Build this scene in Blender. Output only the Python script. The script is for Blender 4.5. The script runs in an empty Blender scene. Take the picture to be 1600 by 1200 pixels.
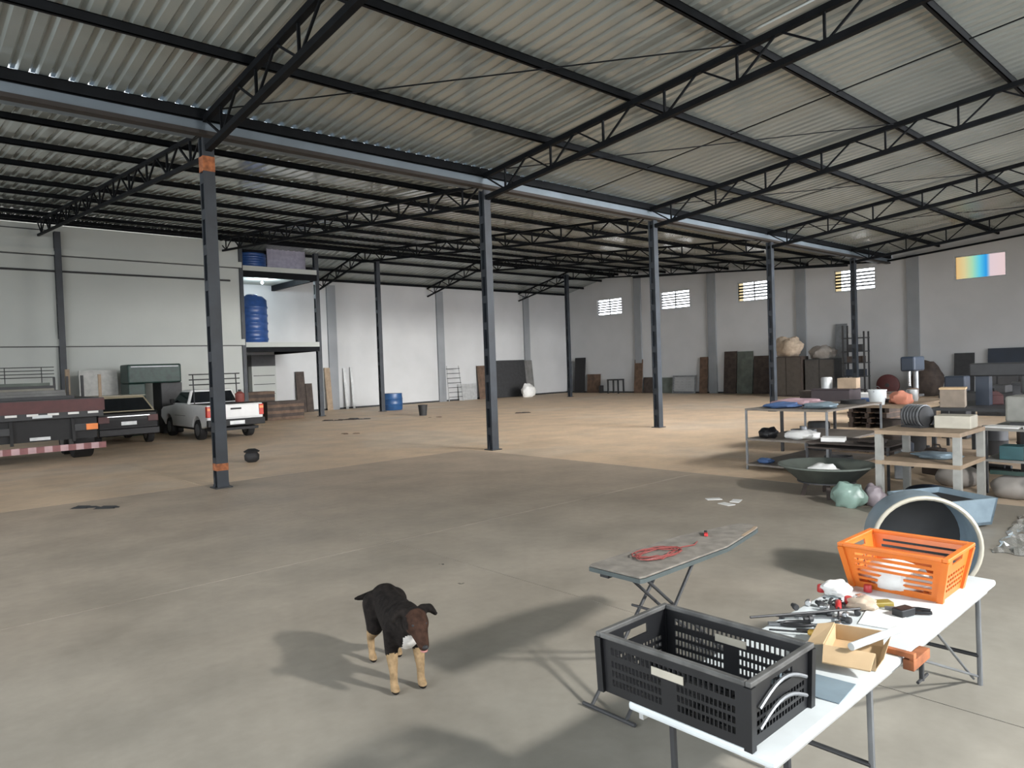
import bpy, bmesh, math, random
from mathutils import Vector, Matrix
random.seed(7)
S = bpy.context.scene
COL = S.collection
# ------------------------------------------------------------------ camera, sky, lights, exposure
cd = bpy.data.cameras.new('camera'); cam = bpy.data.objects.new('camera', cd); COL.objects.link(cam)
cd.lens = 24.81; cd.sensor_width = 36.0; cd.clip_start = 0.05; cd.clip_end = 500
cr = Vector((0.7399, -0.6718, -0.0347)); cu = -Vector((-0.0426, 0.0047, -0.9991)); cb = -Vector((0.6714, 0.7407, -0.0252))
cam.matrix_world = Matrix(((cr.x, cu.x, cb.x, 0), (cr.y, cu.y, cb.y, 0), (cr.z, cu.z, cb.z, 1.9), (0, 0, 0, 1)))
S.camera = cam
S.view_settings.view_transform = 'Standard'; S.view_settings.look = 'None'
S.view_settings.exposure = -0.15; S.view_settings.gamma = 1.0; S.view_settings.use_curve_mapping = False
S.cycles.use_denoising = True
S.cycles.max_bounces = 8; S.cycles.diffuse_bounces = 5; S.cycles.transparent_max_bounces = 12
S.cycles.sample_clamp_indirect = 6.0
S.cycles.caustics_reflective = False; S.cycles.caustics_refractive = False
w = bpy.data.worlds.new('sky'); S.world = w; w.use_nodes = True
wn = w.node_tree.nodes; wl = w.node_tree.links
bgn = wn['Background']; bgn.inputs['Strength'].default_value = 8.0
tc = wn.new('ShaderNodeTexCoord'); sx = wn.new('ShaderNodeSeparateXYZ'); rp = wn.new('ShaderNodeValToRGB')
wl.new(tc.outputs['Generated'], sx.inputs[0]); wl.new(sx.outputs['Z'], rp.inputs[0]); wl.new(rp.outputs[0], bgn.inputs['Color'])
rp.color_ramp.elements[0].color = (0.92, 0.95, 1.0, 1); rp.color_ramp.elements[1].color = (0.72, 0.84, 1.0, 1)

def area(name, loc, target, sx_, sy_, power, color, spread=math.pi):
    l = bpy.data.lights.new(name, 'AREA'); l.shape = 'RECTANGLE'; l.size = sx_; l.size_y = sy_; l.energy = power; l.color = color; l.spread = spread
    o = bpy.data.objects.new(name, l); COL.objects.link(o); o.location = loc
    d = Vector(target) - Vector(loc); o.rotation_euler = d.to_track_quat('-Z', 'Y').to_euler()
    return o
# daylight entering through the big side doorway; the other three lamps are added fill
area('daylight_side_door', (4.7, -3.9, 4.5), (2.9, 3.6, 0.0), 0.42, 0.42, 1000, (1.0, 0.975, 0.93))
area('fill_light_front', (-7.6, 14, 3.4), (16, 16, 1.0), 30, 5.0, 2200, (0.93, 0.97, 1.0))  # added fill panel before the mostly closed front wall, lifts floor and roof
area('fill_light_far_wall', (19, -4.2, 3.2), (24, 32, 2.4), 16, 4.4, 850, (0.98, 0.97, 1.0), 1.2)  # added narrow-beam fill along the right wall, brightens the far left wall
area('fill_light_far_floor', (19, -2.0, 7.2), (20, 25, 0.0), 18, 1.6, 1900, (1.0, 0.98, 0.95), 1.05)  # added fill under the plain roof, no skylight there; brightens the far floor

# ------------------------------------------------------------------ materials
MATS = {}
def mat(name, c, rough=0.6, metal=0.0, var=0.12, scale=6.0, c2=None, bump=0.0, spec=0.5, alpha=None):
    if name in MATS: return MATS[name]
    m = bpy.data.materials.new(name); m.use_nodes = True; n = m.node_tree.nodes; l = m.node_tree.links
    b = n['Principled BSDF']; b.inputs['Roughness'].default_value = rough; b.inputs['Metallic'].default_value = metal
    b.inputs['Specular IOR Level'].default_value = spec
    t = n.new('ShaderNodeTexCoord'); z = n.new('ShaderNodeTexNoise'); z.inputs['Scale'].default_value = scale; z.inputs['Detail'].default_value = 4
    r = n.new('ShaderNodeValToRGB'); l.new(t.outputs['Object'], z.inputs['Vector']); l.new(z.outputs['Fac'], r.inputs[0])
    a = c2 or tuple(max(0, x * (1 - var)) for x in c); h = tuple(min(1, x * (1 + var)) for x in c) if not c2 else c
    r.color_ramp.elements[0].position = 0.35; r.color_ramp.elements[1].position = 0.65
    r.color_ramp.elements[0].color = (*a, 1); r.color_ramp.elements[1].color = (*h, 1)
    l.new(r.outputs[0], b.inputs['Base Color'])
    if bump:
        bp = n.new('ShaderNodeBump'); bp.inputs['Strength'].default_value = bump; bp.inputs['Distance'].default_value = 0.02
        l.new(z.outputs['Fac'], bp.inputs['Height']); l.new(bp.outputs[0], b.inputs['Normal'])
    if alpha is not None: b.inputs['Alpha'].default_value = alpha
    MATS[name] = m; return m

def floor_mat(name, base, warm, amount, grad=False):
    m = bpy.data.materials.new(name); m.use_nodes = True; n = m.node_tree.nodes; l = m.node_tree.links
    b = n['Principled BSDF']; b.inputs['Specular IOR Level'].default_value = 0.35
    g = n.new('ShaderNodeNewGeometry')
    def noise(sc, det=5, rough=0.55):
        z = n.new('ShaderNodeTexNoise'); z.inputs['Scale'].default_value = sc; z.inputs['Detail'].default_value = det; z.inputs['Roughness'].default_value = rough
        l.new(g.outputs['Position'], z.inputs['Vector']); return z
    big = noise(0.22); mid = noise(1.1); fine = noise(9)
    def ramp(src, p0, p1, c0, c1):
        r = n.new('ShaderNodeValToRGB'); l.new(src, r.inputs[0]); e = r.color_ramp.elements
        e[0].position = p0; e[1].position = p1; e[0].color = (*c0, 1); e[1].color = (*c1, 1); return r
    def mix(a, c, f, mode='MIX'):
        x = n.new('ShaderNodeMix'); x.data_type = 'RGBA'; x.blend_type = mode
        if isinstance(f, float): x.inputs['Factor'].default_value = f
        else: l.new(f, x.inputs['Factor'])
        l.new(a, x.inputs['A']); l.new(c, x.inputs['B']); return x.outputs['Result']
    c = ramp(big.outputs['Fac'], 0.38, 0.66 - amount * 0.2, base, warm)
    if grad:   # orange dust trodden in from the far bays thins out towards the side doorway
        d = n.new('ShaderNodeVectorMath'); d.operation = 'DOT_PRODUCT'; d.inputs[1].default_value = (0.28, 0.85, 0); l.new(g.outputs['Position'], d.inputs[0])
        ad = n.new('ShaderNodeMath'); ad.operation = 'MULTIPLY_ADD'; ad.inputs[1].default_value = 7.0; l.new(big.outputs['Fac'], ad.inputs[0]); l.new(d.outputs['Value'], ad.inputs[2])
        mr = n.new('ShaderNodeMapRange'); mr.inputs['From Min'].default_value = 6.0; mr.inputs['From Max'].default_value = 16.5; l.new(ad.outputs[0], mr.inputs['Value'])
        c = ramp(mr.outputs['Result'], 0.0, 1.0, base, warm)
    st = ramp(mid.outputs['Fac'], 0.32, 0.62, (0.80, 0.79, 0.78), (1.05, 1.04, 1.03))
    fi = ramp(fine.outputs['Fac'], 0.3, 0.7, (0.93, 0.93, 0.93), (1.04, 1.04, 1.04))
    o = mix(mix(c.outputs[0], st.outputs[0], 1.0, 'MULTIPLY'), fi.outputs[0], 1.0, 'MULTIPLY')
    l.new(o, b.inputs['Base Color'])
    rr = n.new('ShaderNodeMapRange'); rr.inputs['To Min'].default_value = 0.42; rr.inputs['To Max'].default_value = 0.7
    l.new(mid.outputs['Fac'], rr.inputs['Value']); l.new(rr.outputs[0], b.inputs['Roughness'])
    MATS[name] = m; return m

def glass(name, tint=(1, 1, 1), gl=0.06):
    m = bpy.data.materials.new(name); m.use_nodes = True; n = m.node_tree.nodes; l = m.node_tree.links; n.clear()
    o = n.new('ShaderNodeOutputMaterial'); t = n.new('ShaderNodeBsdfTransparent'); t.inputs[0].default_value = (*tint, 1)
    g = n.new('ShaderNodeBsdfGlossy'); g.inputs['Roughness'].default_value = 0.05; x = n.new('ShaderNodeMixShader'); x.inputs[0].default_value = gl
    l.new(t.outputs[0], x.inputs[1]); l.new(g.outputs[0], x.inputs[2]); l.new(x.outputs[0], o.inputs[0])
    MATS[name] = m; return m

def emit(name, c, s):
    m = bpy.data.materials.new(name); m.use_nodes = True; b = m.node_tree.nodes['Principled BSDF']
    b.inputs['Emission Color'].default_value = (*c, 1); b.inputs['Emission Strength'].default_value = s; MATS[name] = m; return m

slab_grey = floor_mat('concrete_slab', (0.265, 0.252, 0.218), (0.45, 0.36, 0.275), 0.5, True)
slab_warm = floor_mat('dusty_concrete_slab', (0.62, 0.505, 0.385), (0.62, 0.475, 0.335), 1.0)
joint_m = mat('joint_filler', (0.10, 0.085, 0.07), 0.9)
wall_m = mat('white_wall_paint', (0.455, 0.465, 0.47), 0.75, var=0.04, scale=0.7, bump=0.04)
wall_l = mat('white_painted_panels', (0.385, 0.405, 0.385), 0.7, var=0.04, scale=0.5)
pil_m = mat('grey_pilaster_paint', (0.23, 0.245, 0.26), 0.75, var=0.05, scale=1.2)
roof_m = mat('corrugated_roof_sheet', (0.255, 0.282, 0.272), 0.14, metal=0.15, var=0.05, scale=0.6, spec=1.0)
steel = mat('dark_blue_grey_steel', (0.0045, 0.0055, 0.007), 0.65, metal=0.0, var=0.25, scale=3, spec=0.12)
colm = mat('slate_column_paint', (0.016, 0.021, 0.028), 0.55, metal=0.0, var=0.25, scale=2.5)
galv = mat('galvanised_gutter', (0.12, 0.15, 0.178), 0.55, metal=0.1, var=0.12, scale=1.5)
rust = mat('rust_primer', (0.26, 0.09, 0.035), 0.85, var=0.4, scale=12)
black = mat('black_rubber', (0.012, 0.012, 0.013), 0.7)
blackp = mat('black_plastic', (0.007, 0.0075, 0.009), 0.4, var=0.2)
angle_m = mat('dark_brown_steel', (0.018, 0.014, 0.012), 0.7)
orange = mat('orange_plastic', (0.60, 0.155, 0.022), 0.4, var=0.08)
whitep = mat('white_plastic', (0.56, 0.60, 0.61), 0.45, var=0.05)
greyl = mat('light_grey_metal', (0.42, 0.43, 0.43), 0.45, metal=0.5)
greym = mat('mid_grey_metal', (0.20, 0.21, 0.22), 0.45, metal=0.6)
dkgrey = mat('dark_grey_metal', (0.032, 0.033, 0.035), 0.55, metal=0.2)
brown = mat('brown_timber', (0.10, 0.062, 0.040), 0.75, var=0.3, scale=4)
dkbrown = mat('dark_brown_timber', (0.045, 0.033, 0.027), 0.8, var=0.3, scale=4)
tan = mat('pale_timber', (0.27, 0.20, 0.135), 0.7, var=0.15, scale=5)
card = mat('cardboard', (0.50, 0.36, 0.21), 0.85, var=0.08)
cream = mat('cream_paint', (0.40, 0.375, 0.31), 0.5, var=0.08)
navy = mat('navy_paint', (0.011, 0.019, 0.033), 0.5, var=0.2, scale=1)
bluep = mat('blue_plastic', (0.015, 0.06, 0.16), 0.4, var=0.15)
tankb = mat('blue_tank_plastic', (0.025, 0.07, 0.22), 0.35, var=0.12)
paleblue = mat('pale_blue_steel', (0.22, 0.29, 0.34), 0.4, metal=0.2, var=0.1)
redp = mat('red_plastic', (0.42, 0.03, 0.03), 0.45)
maroon = mat('maroon_paint', (0.07, 0.018, 0.018), 0.55)
greend = mat('dark_green_paint', (0.012, 0.035, 0.028), 0.5, var=0.2)
greyb = mat('grey_board', (0.15, 0.15, 0.145), 0.8, var=0.2, scale=3)
greengrey = mat('green_grey_board', (0.10, 0.115, 0.10), 0.8, var=0.2, scale=3)
white = mat('white_cloth', (0.70, 0.70, 0.68), 0.85, var=0.06)
beige = mat('beige_sacking', (0.42, 0.34, 0.26), 0.9, var=0.15, bump=0.3)
pink = mat('pink_cloth', (0.30, 0.20, 0.22), 0.85)
bluecl = mat('blue_cloth', (0.045, 0.09, 0.20), 0.8)
lilac = mat('lilac_sheet', (0.30, 0.29, 0.36), 0.7)
greenbag = mat('pale_green_bag', (0.20, 0.29, 0.25), 0.35, var=0.12, bump=0.3)
lilacbag = mat('pale_mauve_bag', (0.27, 0.23, 0.25), 0.4, var=0.12, bump=0.3)
yellow = mat('yellow_plastic', (0.60, 0.36, 0.06), 0.5)
olive = mat('olive_plastic', (0.22, 0.17, 0.03), 0.5)
chrome = mat('bright_steel', (0.55, 0.56, 0.57), 0.25, metal=0.9)
clothg = mat('ironing_cover', (0.16, 0.145, 0.125), 0.9, var=0.2, scale=14, bump=0.2)
teal = mat('teal_grey_paint', (0.055, 0.07, 0.07), 0.5)
vwhite = mat('white_car_paint', (0.66, 0.66, 0.65), 0.3, var=0.03)
vblack = mat('black_car_paint', (0.004, 0.004, 0.005), 0.3, var=0.1, spec=0.3)
vglass = mat('dark_vehicle_glass', (0.010, 0.012, 0.014), 0.08, var=0.05)
tailr = mat('red_lamp_lens', (0.45, 0.03, 0.015), 0.25)
tailo = mat('amber_lamp_lens', (0.75, 0.22, 0.05), 0.25)
pinkw = mat('faded_pink_white_paint', (0.45, 0.30, 0.31), 0.6)
pinkr = mat('faded_red_paint', (0.22, 0.09, 0.09), 0.6)
tanroof = mat('beige_roof_reflection', (0.30, 0.26, 0.18), 0.35, var=0.04)  # reflection on the black car's roof, put into the base colour
furb = mat('black_fur', (0.010, 0.008, 0.007), 0.9, var=0.4, scale=30, bump=0.4, spec=0.15)
furbr = mat('brown_fur', (0.035, 0.018, 0.012), 0.9, var=0.3, scale=30, bump=0.4, spec=0.15)
furt = mat('tan_fur', (0.24, 0.165, 0.09), 0.9, var=0.2, scale=30, bump=0.4, spec=0.15)
furw = mat('white_fur', (0.55, 0.53, 0.50), 0.9, var=0.1, scale=30, bump=0.4, spec=0.15)
tongue = mat('pink_mouth', (0.35, 0.16, 0.14), 0.6)
wornrim = mat('worn_crate_rim', (0.075, 0.075, 0.072), 0.6, var=0.4, scale=9)
foil = mat('crumpled_silver_film', (0.75, 0.74, 0.70), 0.18, metal=0.8, var=0.1)
pane_m = glass('window_glass'); bulb_m = emit('lamp_bulb_glow', (0.85, 0.95, 1.0), 30)
ground_m = mat('outside_ground', (0.40, 0.35, 0.29), 0.9)

# ------------------------------------------------------------------ builders
class MB:
    def __init__(s): s.v = []; s.f = []
    def add(s, vs, fs):
        k = len(s.v); s.v += [tuple(x) for x in vs]; s.f += [tuple(i + k for i in q) for q in fs]; return s
    def box(s, x0, x1, y0, y1, z0, z1):
        return s.add([(x0,y0,z0),(x1,y0,z0),(x1,y1,z0),(x0,y1,z0),(x0,y0,z1),(x1,y0,z1),(x1,y1,z1),(x0,y1,z1)],
                     [(3,2,1,0),(4,5,6,7),(0,1,5,4),(1,2,6,5),(2,3,7,6),(3,0,4,7)])
    def cbox(s, c, d):
        return s.box(c[0]-d[0]/2, c[0]+d[0]/2, c[1]-d[1]/2, c[1]+d[1]/2, c[2]-d[2]/2, c[2]+d[2]/2)
    def beam(s, p, q, w, h, up=(0,0,1)):
        p = Vector(p); q = Vector(q); d = (q-p).normalized(); u = Vector(up)
        if abs(d.dot(u)) > 0.98: u = Vector((1,0,0))
        a = d.cross(u).normalized()*w/2; b = a.cross(d).normalized()*h/2
        return s.add([p-a-b,p+a-b,p+a+b,p-a+b,q-a-b,q+a-b,q+a+b,q-a+b],
                     [(0,1,2,3),(7,6,5,4),(1,0,4,5),(2,1,5,6),(3,2,6,7),(0,3,7,4)])
    def tube(s, pts, r, n=8, r2=None, closed=False):
        pts = [Vector(p) for p in pts]; N = len(pts); k = len(s.v); prev = None
        for i, p in enumerate(pts):
            if closed: d = pts[(i+1)%N]-pts[i-1]
            else: d = (pts[min(i+1,N-1)]-pts[max(i-1,0)])
            d.normalize()
            if prev is None:
                u = Vector((0,0,1)) if abs(d.z) < 0.9 else Vector((1,0,0)); a = d.cross(u).normalized()
            else:
                a = (prev - d*prev.dot(d)).normalized()
            prev = a; b = d.cross(a); rr = r if r2 is None else r+(r2-r)*i/max(1,N-1)
            for j in range(n):
                t = 2*math.pi*j/n; s.v.append(tuple(p+(a*math.cos(t)+b*math.sin(t))*rr))
        for i in range(N if closed else N-1):
            for j in range(n):
                i2 = (i+1)%N
                s.f.append((k+i*n+j, k+i*n+(j+1)%n, k+i2*n+(j+1)%n, k+i2*n+j))
        if not closed:
            s.f.append(tuple(k+j for j in reversed(range(n)))); s.f.append(tuple(k+(N-1)*n+j for j in range(n)))
        return s
    def lathe(s, prof, n=24, c=(0,0,0), axis='z', cap=True):
        k = len(s.v); c = Vector(c)
        for (r, h) in prof:
            for j in range(n):
                t = 2*math.pi*j/n; x, y = r*math.cos(t), r*math.sin(t)
                s.v.append(tuple(c + (Vector((x,y,h)) if axis=='z' else Vector((h,x,y)) if axis=='x' else Vector((y,h,x)))))
        for i in range(len(prof)-1):
            for j in range(n):
                s.f.append((k+i*n+j, k+i*n+(j+1)%n, k+(i+1)*n+(j+1)%n, k+(i+1)*n+j))
        if cap:
            s.f.append(tuple(k+j for j in reversed(range(n)))); s.f.append(tuple(k+(len(prof)-1)*n+j for j in range(n)))
        return s
    def prism(s, pts, fn, a, b):
        n = len(pts); k = len(s.v)
        for t in (a, b):
            for p in pts: s.v.append(tuple(fn(p[0], p[1], t)))
        s.f.append(tuple(k+i for i in range(n))); s.f.append(tuple(k+n+i for i in reversed(range(n))))
        for i in range(n): s.f.append((k+i, k+n+i, k+n+(i+1)%n, k+(i+1)%n))
        return s
    def ball(s, c, r, n=10, m=7):
        if not isinstance(r, (tuple, list)): r = (r, r, r)
        k = len(s.v); s.v.append((c[0],c[1],c[2]-r[2]))
        for i in range(1, m):
            ph = -math.pi/2+math.pi*i/m
            for j in range(n):
                t = 2*math.pi*j/n; s.v.append((c[0]+r[0]*math.cos(ph)*math.cos(t), c[1]+r[1]*math.cos(ph)*math.sin(t), c[2]+r[2]*math.sin(ph)))
        s.v.append((c[0],c[1],c[2]+r[2])); top = len(s.v)-1
        for j in range(n):
            s.f.append((k, k+1+(j+1)%n, k+1+j)); s.f.append((top, top-n+j, top-n+(j+1)%n))
        for i in range(m-2):
            for j in range(n):
                a = k+1+i*n; s.f.append((a+j, a+(j+1)%n, a+n+(j+1)%n, a+n+j))
        return s
    def mesh(s, name, m=None, smooth=False):
        me = bpy.data.meshes.new(name); me.from_pydata(s.v, [], s.f)
        bm = bmesh.new(); bm.from_mesh(me); bmesh.ops.recalc_face_normals(bm, faces=bm.faces); bm.to_mesh(me); bm.free()
        if m:
            me.materials.append(m)
        if smooth:
            for p in me.polygons: p.use_smooth = True
        return me
    def build(s, name, m, parent=None, smooth=False, bevel=0, loc=None):
        o = bpy.data.objects.new(name, s.mesh(name, m, smooth)); COL.objects.link(o)
        if parent: o.parent = parent
        if loc is not None: o.location = loc
        if bevel:
            b = o.modifiers.new('bevel', 'BEVEL'); b.width = bevel; b.segments = 2; b.limit_method = 'ANGLE'; b.angle_limit = math.radians(50)
        if smooth and not bevel:
            try: o.data.set_sharp_from_angle(angle=math.radians(45))
            except Exception: pass
        return o
def tag(o, label, cat, group=None):
    o['label'] = label; o['category'] = cat
    if group: o['group'] = group
    return o
def thing(name, label, cat, loc=(0,0,0), rz=0, group=None):
    o = bpy.data.objects.new(name, None); COL.objects.link(o); o.location = loc; o.rotation_euler = (0,0,rz); o.empty_display_size = 0.1
    return tag(o, label, cat, group)
def struct(o): o['kind'] = 'structure'; return o
def solo(name, mb, m, label, cat, loc=(0,0,0), rot=(0,0,0), group=None, smooth=False, bevel=0):
    o = mb.build(name, m, None, smooth, bevel, loc); o.rotation_euler = rot; return tag(o, label, cat, group)
def part(name, label_or_none, m, mb, parent, smooth=False, bevel=0):
    o = mb.build(name, m, parent, smooth, bevel)
    if label_or_none: o['label'] = label_or_none
    return o
def lump(rx, ry, rz, seed, n=18, m=12, amp=0.16):
    """a soft crumpled bundle standing on z=0"""
    rnd = random.Random(seed); b = MB().ball((0,0,0), (1,1,1), n, m); ph = [rnd.uniform(0,6.28) for _ in range(9)]; out = []
    for x, y, z in b.v:
        k = 1+amp*(math.sin(4*x+ph[0])*math.cos(3*y+ph[1])+0.6*math.sin(7*y+5*z+ph[2])+0.5*math.sin(9*x+4*z+ph[3]))
        out.append((x*rx*k, y*ry*k, max(0, (z*k+0.75)*rz/1.75)))
    b.v = out; return b
# ------------------------------------------------------------------ the hall
XB, YF, YO, YG, YR = 34.8, 32.7, 28.3, 12.3, -4.2     # back wall, far left wall, office face / ridge, valley gutter, right wall
def zmain(y): return 6.22 + 0.092*(YG-y)
def zleft(y): return 6.05 + 0.078*(y-YG) if y <= YO else 7.298 - 0.2*(y-YO)
ordw = ['first','second','third','fourth','fifth','sixth','seventh','eighth','ninth','tenth']
solo('ground', MB().box(-60, 120, -80, 120, -0.5, -0.25), ground_m, 'pale bare ground around the hall', 'ground'); o = bpy.data.objects['ground']
struct(o)
fl = struct(MB().box(-8, XB, YR, YF, -0.24, -0.005).build('floor', joint_m))
XE = [-8, -2, 4.2, 10.2, 16.3, 22.4, 28.5, XB]; YE = [YR, 0.6, 6.7, 12.8, 18.9, 25, YF]
for i in range(len(XE)-1):
    for j in range(len(YE)-1):
        warm = XE[i] >= 10 or YE[j] >= 12.5
        MB().box(XE[i]+0.004, XE[i+1]-0.004, YE[j]+0.004, YE[j+1]-0.004, -0.0049, 0).build('floor_slab', slab_warm if warm else slab_grey, fl)
# back wall with five high windows
wins = [(27.99, 29.98), (23.05, 25.04), (18.10, 20.05), (12.96, 14.88), (7.83, 9.73)]
b = MB().box(XB, XB+0.25, YR, YF+0.2, -0.1, 4.93)
ys = [YF+0.2] + [v for a, c in wins for v in (c, a)] + [YR]
for k in range(0, len(ys), 2): b.box(XB, XB+0.25, ys[k+1], ys[k], 4.93, 5.97)
b.prism([(YR,5.97),(YF+0.2,5.97),(YF+0.2,zleft(YF)+0.15),(YO,zleft(YO)+0.22),(YG+0.6,zleft(YG+0.6)+0.22),(YG,zmain(YG)+0.24),(YR,zmain(YR)+0.25)], lambda y,z,t: (t,y,z), XB, XB+0.25)
wall_back = struct(b.build('wall_back', wall_m))
tintp = {}
def tinted(name, stops):
    m = bpy.data.materials.new(name); m.use_nodes = True; n = m.node_tree.nodes; l = m.node_tree.links; n.clear()
    o = n.new('ShaderNodeOutputMaterial'); t = n.new('ShaderNodeBsdfTransparent'); g = n.new('ShaderNodeTexCoord'); s_ = n.new('ShaderNodeSeparateXYZ')
    r = n.new('ShaderNodeValToRGB'); l.new(g.outputs['Generated'], s_.inputs[0]); l.new(s_.outputs['Y'], r.inputs[0]); l.new(r.outputs[0], t.inputs[0]); l.new(t.outputs[0], o.inputs[0])
    e = r.color_ramp.elements; e[0].position, e[0].color = stops[0][0], (*stops[0][1], 1); e[1].position, e[1].color = stops[-1][0], (*stops[-1][1], 1)
    for p, c in stops[1:-1]: x = e.new(p); x.color = (*c, 1)
    return m
film = tinted('window_artefact_tint', [(0.0,(0.35,0.30,0.29)), (0.30,(0.34,0.30,0.30)), (0.38,(0.07,0.22,0.33)), (0.52,(0.14,0.30,0.33)), (0.66,(0.25,0.32,0.25)), (0.82,(0.33,0.30,0.21)), (1.0,(0.345,0.27,0.17))])  # camera colour artefact put into the pane as a tint ramp
amber = tinted('amber_artefact_tint', [(0.0,(0.36,0.33,0.26)), (1.0,(0.36,0.31,0.22))])  # amber colour fringe from the camera, put into the tint
for k, (a, c) in enumerate(wins):
    f = MB()
    for y0, y1, z0, z1 in ((a,c,4.93,4.98),(a,c,5.92,5.97),(a,a+0.05,4.98,5.92),(c-0.05,c,4.98,5.92)): f.box(XB+0.06, XB+0.14, y0, y1, z0, z1)
    wnd = struct(f.build('window_%d' % (k+1), greyl))
    m_ = (a+c)/2
    if k < 4:
        MB().box(XB+0.07, XB+0.13, m_-0.03, m_+0.03, 4.98, 5.92).build('mullion', greyl, wnd)
        for q in range(5): MB().box(XB+0.07, XB+0.12, a+0.05, c-0.05, 5.10+q*0.158, 5.175+q*0.158).build('louvre_bar', dkgrey, wnd)
    edge = c-0.05-(0.30 if k in (2, 3) else 0)
    if k == 4: MB().box(XB+0.10, XB+0.104, a+0.05, c-0.05, 4.98, 5.92).build('artefact_pane', film, wnd)['label'] = 'pane tinted orange, blue and pink to imitate a camera artefact'
    else: MB().box(XB+0.10, XB+0.104, a+0.05, edge, 4.98, 5.92).build('pane', pane_m, wnd)
    if k in (2, 3): MB().box(XB+0.06, XB+0.064, edge, c-0.05, 4.98, 5.92).build('artefact_pane', amber, wnd)['label'] = 'narrow amber strip imitating a camera colour fringe'
    MB().box(XB-0.03, XB+0.06, a-0.05, c+0.05, 4.88, 4.93).build('window_sill', wall_m, wnd)
tn = 0
for y in (11.35, 16.5, 21.6, 26.7):
    tn += 1; struct(MB().box(XB-0.12, XB, y-0.24, y+0.24, 0, (zmain(y) if y < YG else zleft(y))-0.05).build('trim_%d' % tn, pil_m))
for x in (17.4, 24.2, 31.0):
    tn += 1; struct(MB().box(x-0.24, x+0.24, YF-0.1, YF, 0, zleft(YF)-0.1).build('trim_%d' % tn, pil_m))
struct(MB().box(XB-0.03, XB-0.001, YR, YF, 0, 0.09).build('baseboard_back', dkgrey))
struct(MB().box(11.4, XB-0.04, YF-0.03, YF-0.001, 0, 0.09).build('baseboard_left', dkgrey))
struct(MB().box(11.15, XB, YF, YF+0.2, -0.1, zleft(YF)+0.16).build('wall_left', wall_m))
# office block face (left) with its ledges, and its side wall
wo = struct(MB().box(-8, 11.15, YO, YO+0.2, -0.1, zleft(YO)-0.06).build('wall_office', wall_l))
MB().box(-8, 11.17, YO-0.11, YO, 6.22, 6.44).build('upper_ledge', wall_l, wo)
MB().box(-8, 11.17, YO-0.12, YO, 3.12, 3.36).build('lower_ledge', wall_l, wo)
for z in (6.20, 3.10, 7.05): MB().box(-8, 11.16 if z < 7 else 4.7, YO-0.03, YO, z-0.015, z+0.015).build('panel_joint', dkgrey, wo)
struct(MB().box(10.95, 11.15, YO+0.2, YF+0.2, -0.1, 7.1).build('wall_office_side', wall_l))
struct(MB().box(11.08, 11.22, YO-0.08, YO+0.02, 0, 7.2).build('trim_%d' % (tn+1), colm))
solo('conduit_pipe', MB().tube([(-8,YO-0.06,5.66),(10.7,YO-0.06,5.68)], 0.035), dkgrey, 'thin dark pipe running along the white office wall below its upper ledge', 'pipe')
# right wall with openings (out of the picture, lets the daylight in)
b = MB().box(-8, XB, YR-0.3, YR-0.05, 4.9, zmain(YR)+0.2)
for x0, x1 in ((-8, 1.4), (7.6, 13.7), (19.8, 20.15), (25.9, 26.25), (32, 34.8)): b.box(x0, x1, YR-0.3, YR-0.05, -0.1, 4.9)
struct(b.build('wall_right', wall_m))
b = MB().box(-8.3, -8.05, YR, YF, 4.0, 6.1).box(-8.3, -8.05, 6.0, YF, -0.1, 4.0).box(-8.3, -8.05, YR, -2.0, -0.1, 4.0)
struct(b.build('wall_front', wall_m))
# ------------------------------------------------------------------ roof sheets
ce = struct(MB().box(-8, XB, YO-0.12, YO+0.12, zleft(YO)+0.20, zleft(YO)+0.24).build('ceiling', roof_m))
def sheet(x0, x1, y0, y1, z0, z1, hr=0.02):
    b = MB(); th = 0.012; xs = [(x0, 0.0)]; k = math.floor(x0/0.25)
    while k*0.25 < x1:
        for f, hh in ((0, 0), (0.5, 0), (0.64, 1), (0.86, 1)):
            x = (k+f)*0.25
            if x0+0.002 < x < x1-0.002: xs.append((x, hh*hr))
        k += 1
    xs.append((x1, 0.0)); n = len(xs)-1
    for lay in (0, th):
        for (y, z) in ((y0, z0), (y1, z1)):
            for x, hh in xs: b.v.append((x, y, z+hh+lay))
    N = n+1
    for i in range(n):
        b.f.append((i, i+1, N+i+1, N+i)); b.f.append((2*N+i, 3*N+i, 3*N+i+1, 2*N+i+1))
        b.f.append((i, 2*N+i, 2*N+i+1, i+1)); b.f.append((N+i, N+i+1, 3*N+i+1, 3*N+i))
    o = b.build('roof_sheet', roof_m, ce)
GX = [4.35, 10.48, 16.66, 23.4, 30.4]
bays = [-8.0, -1.8, GX[0]] + GX[1:5] + [XB]
for i in range(len(bays)-1):
    a, c = bays[i], bays[i+1]
    sheet(a, c, YR-0.5, 4.0, zmain(YR-0.5)+0.19, zmain(4.0)+0.19, 0.036); sheet(a, c, 4.0, YG+0.05, zmain(4.0)+0.185, zmain(YG+0.05)+0.185, 0.036)
    sheet(a, c, YG+0.55, 20.4, zleft(YG+0.55)+0.155, zleft(20.4)+0.155); sheet(a, c, 20.4, YO, zleft(20.4)+0.16, zleft(YO)+0.16)
    sheet(a, c, YO, YF+0.3, zleft(YO)+0.16, zleft(YF+0.3)+0.16)
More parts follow.
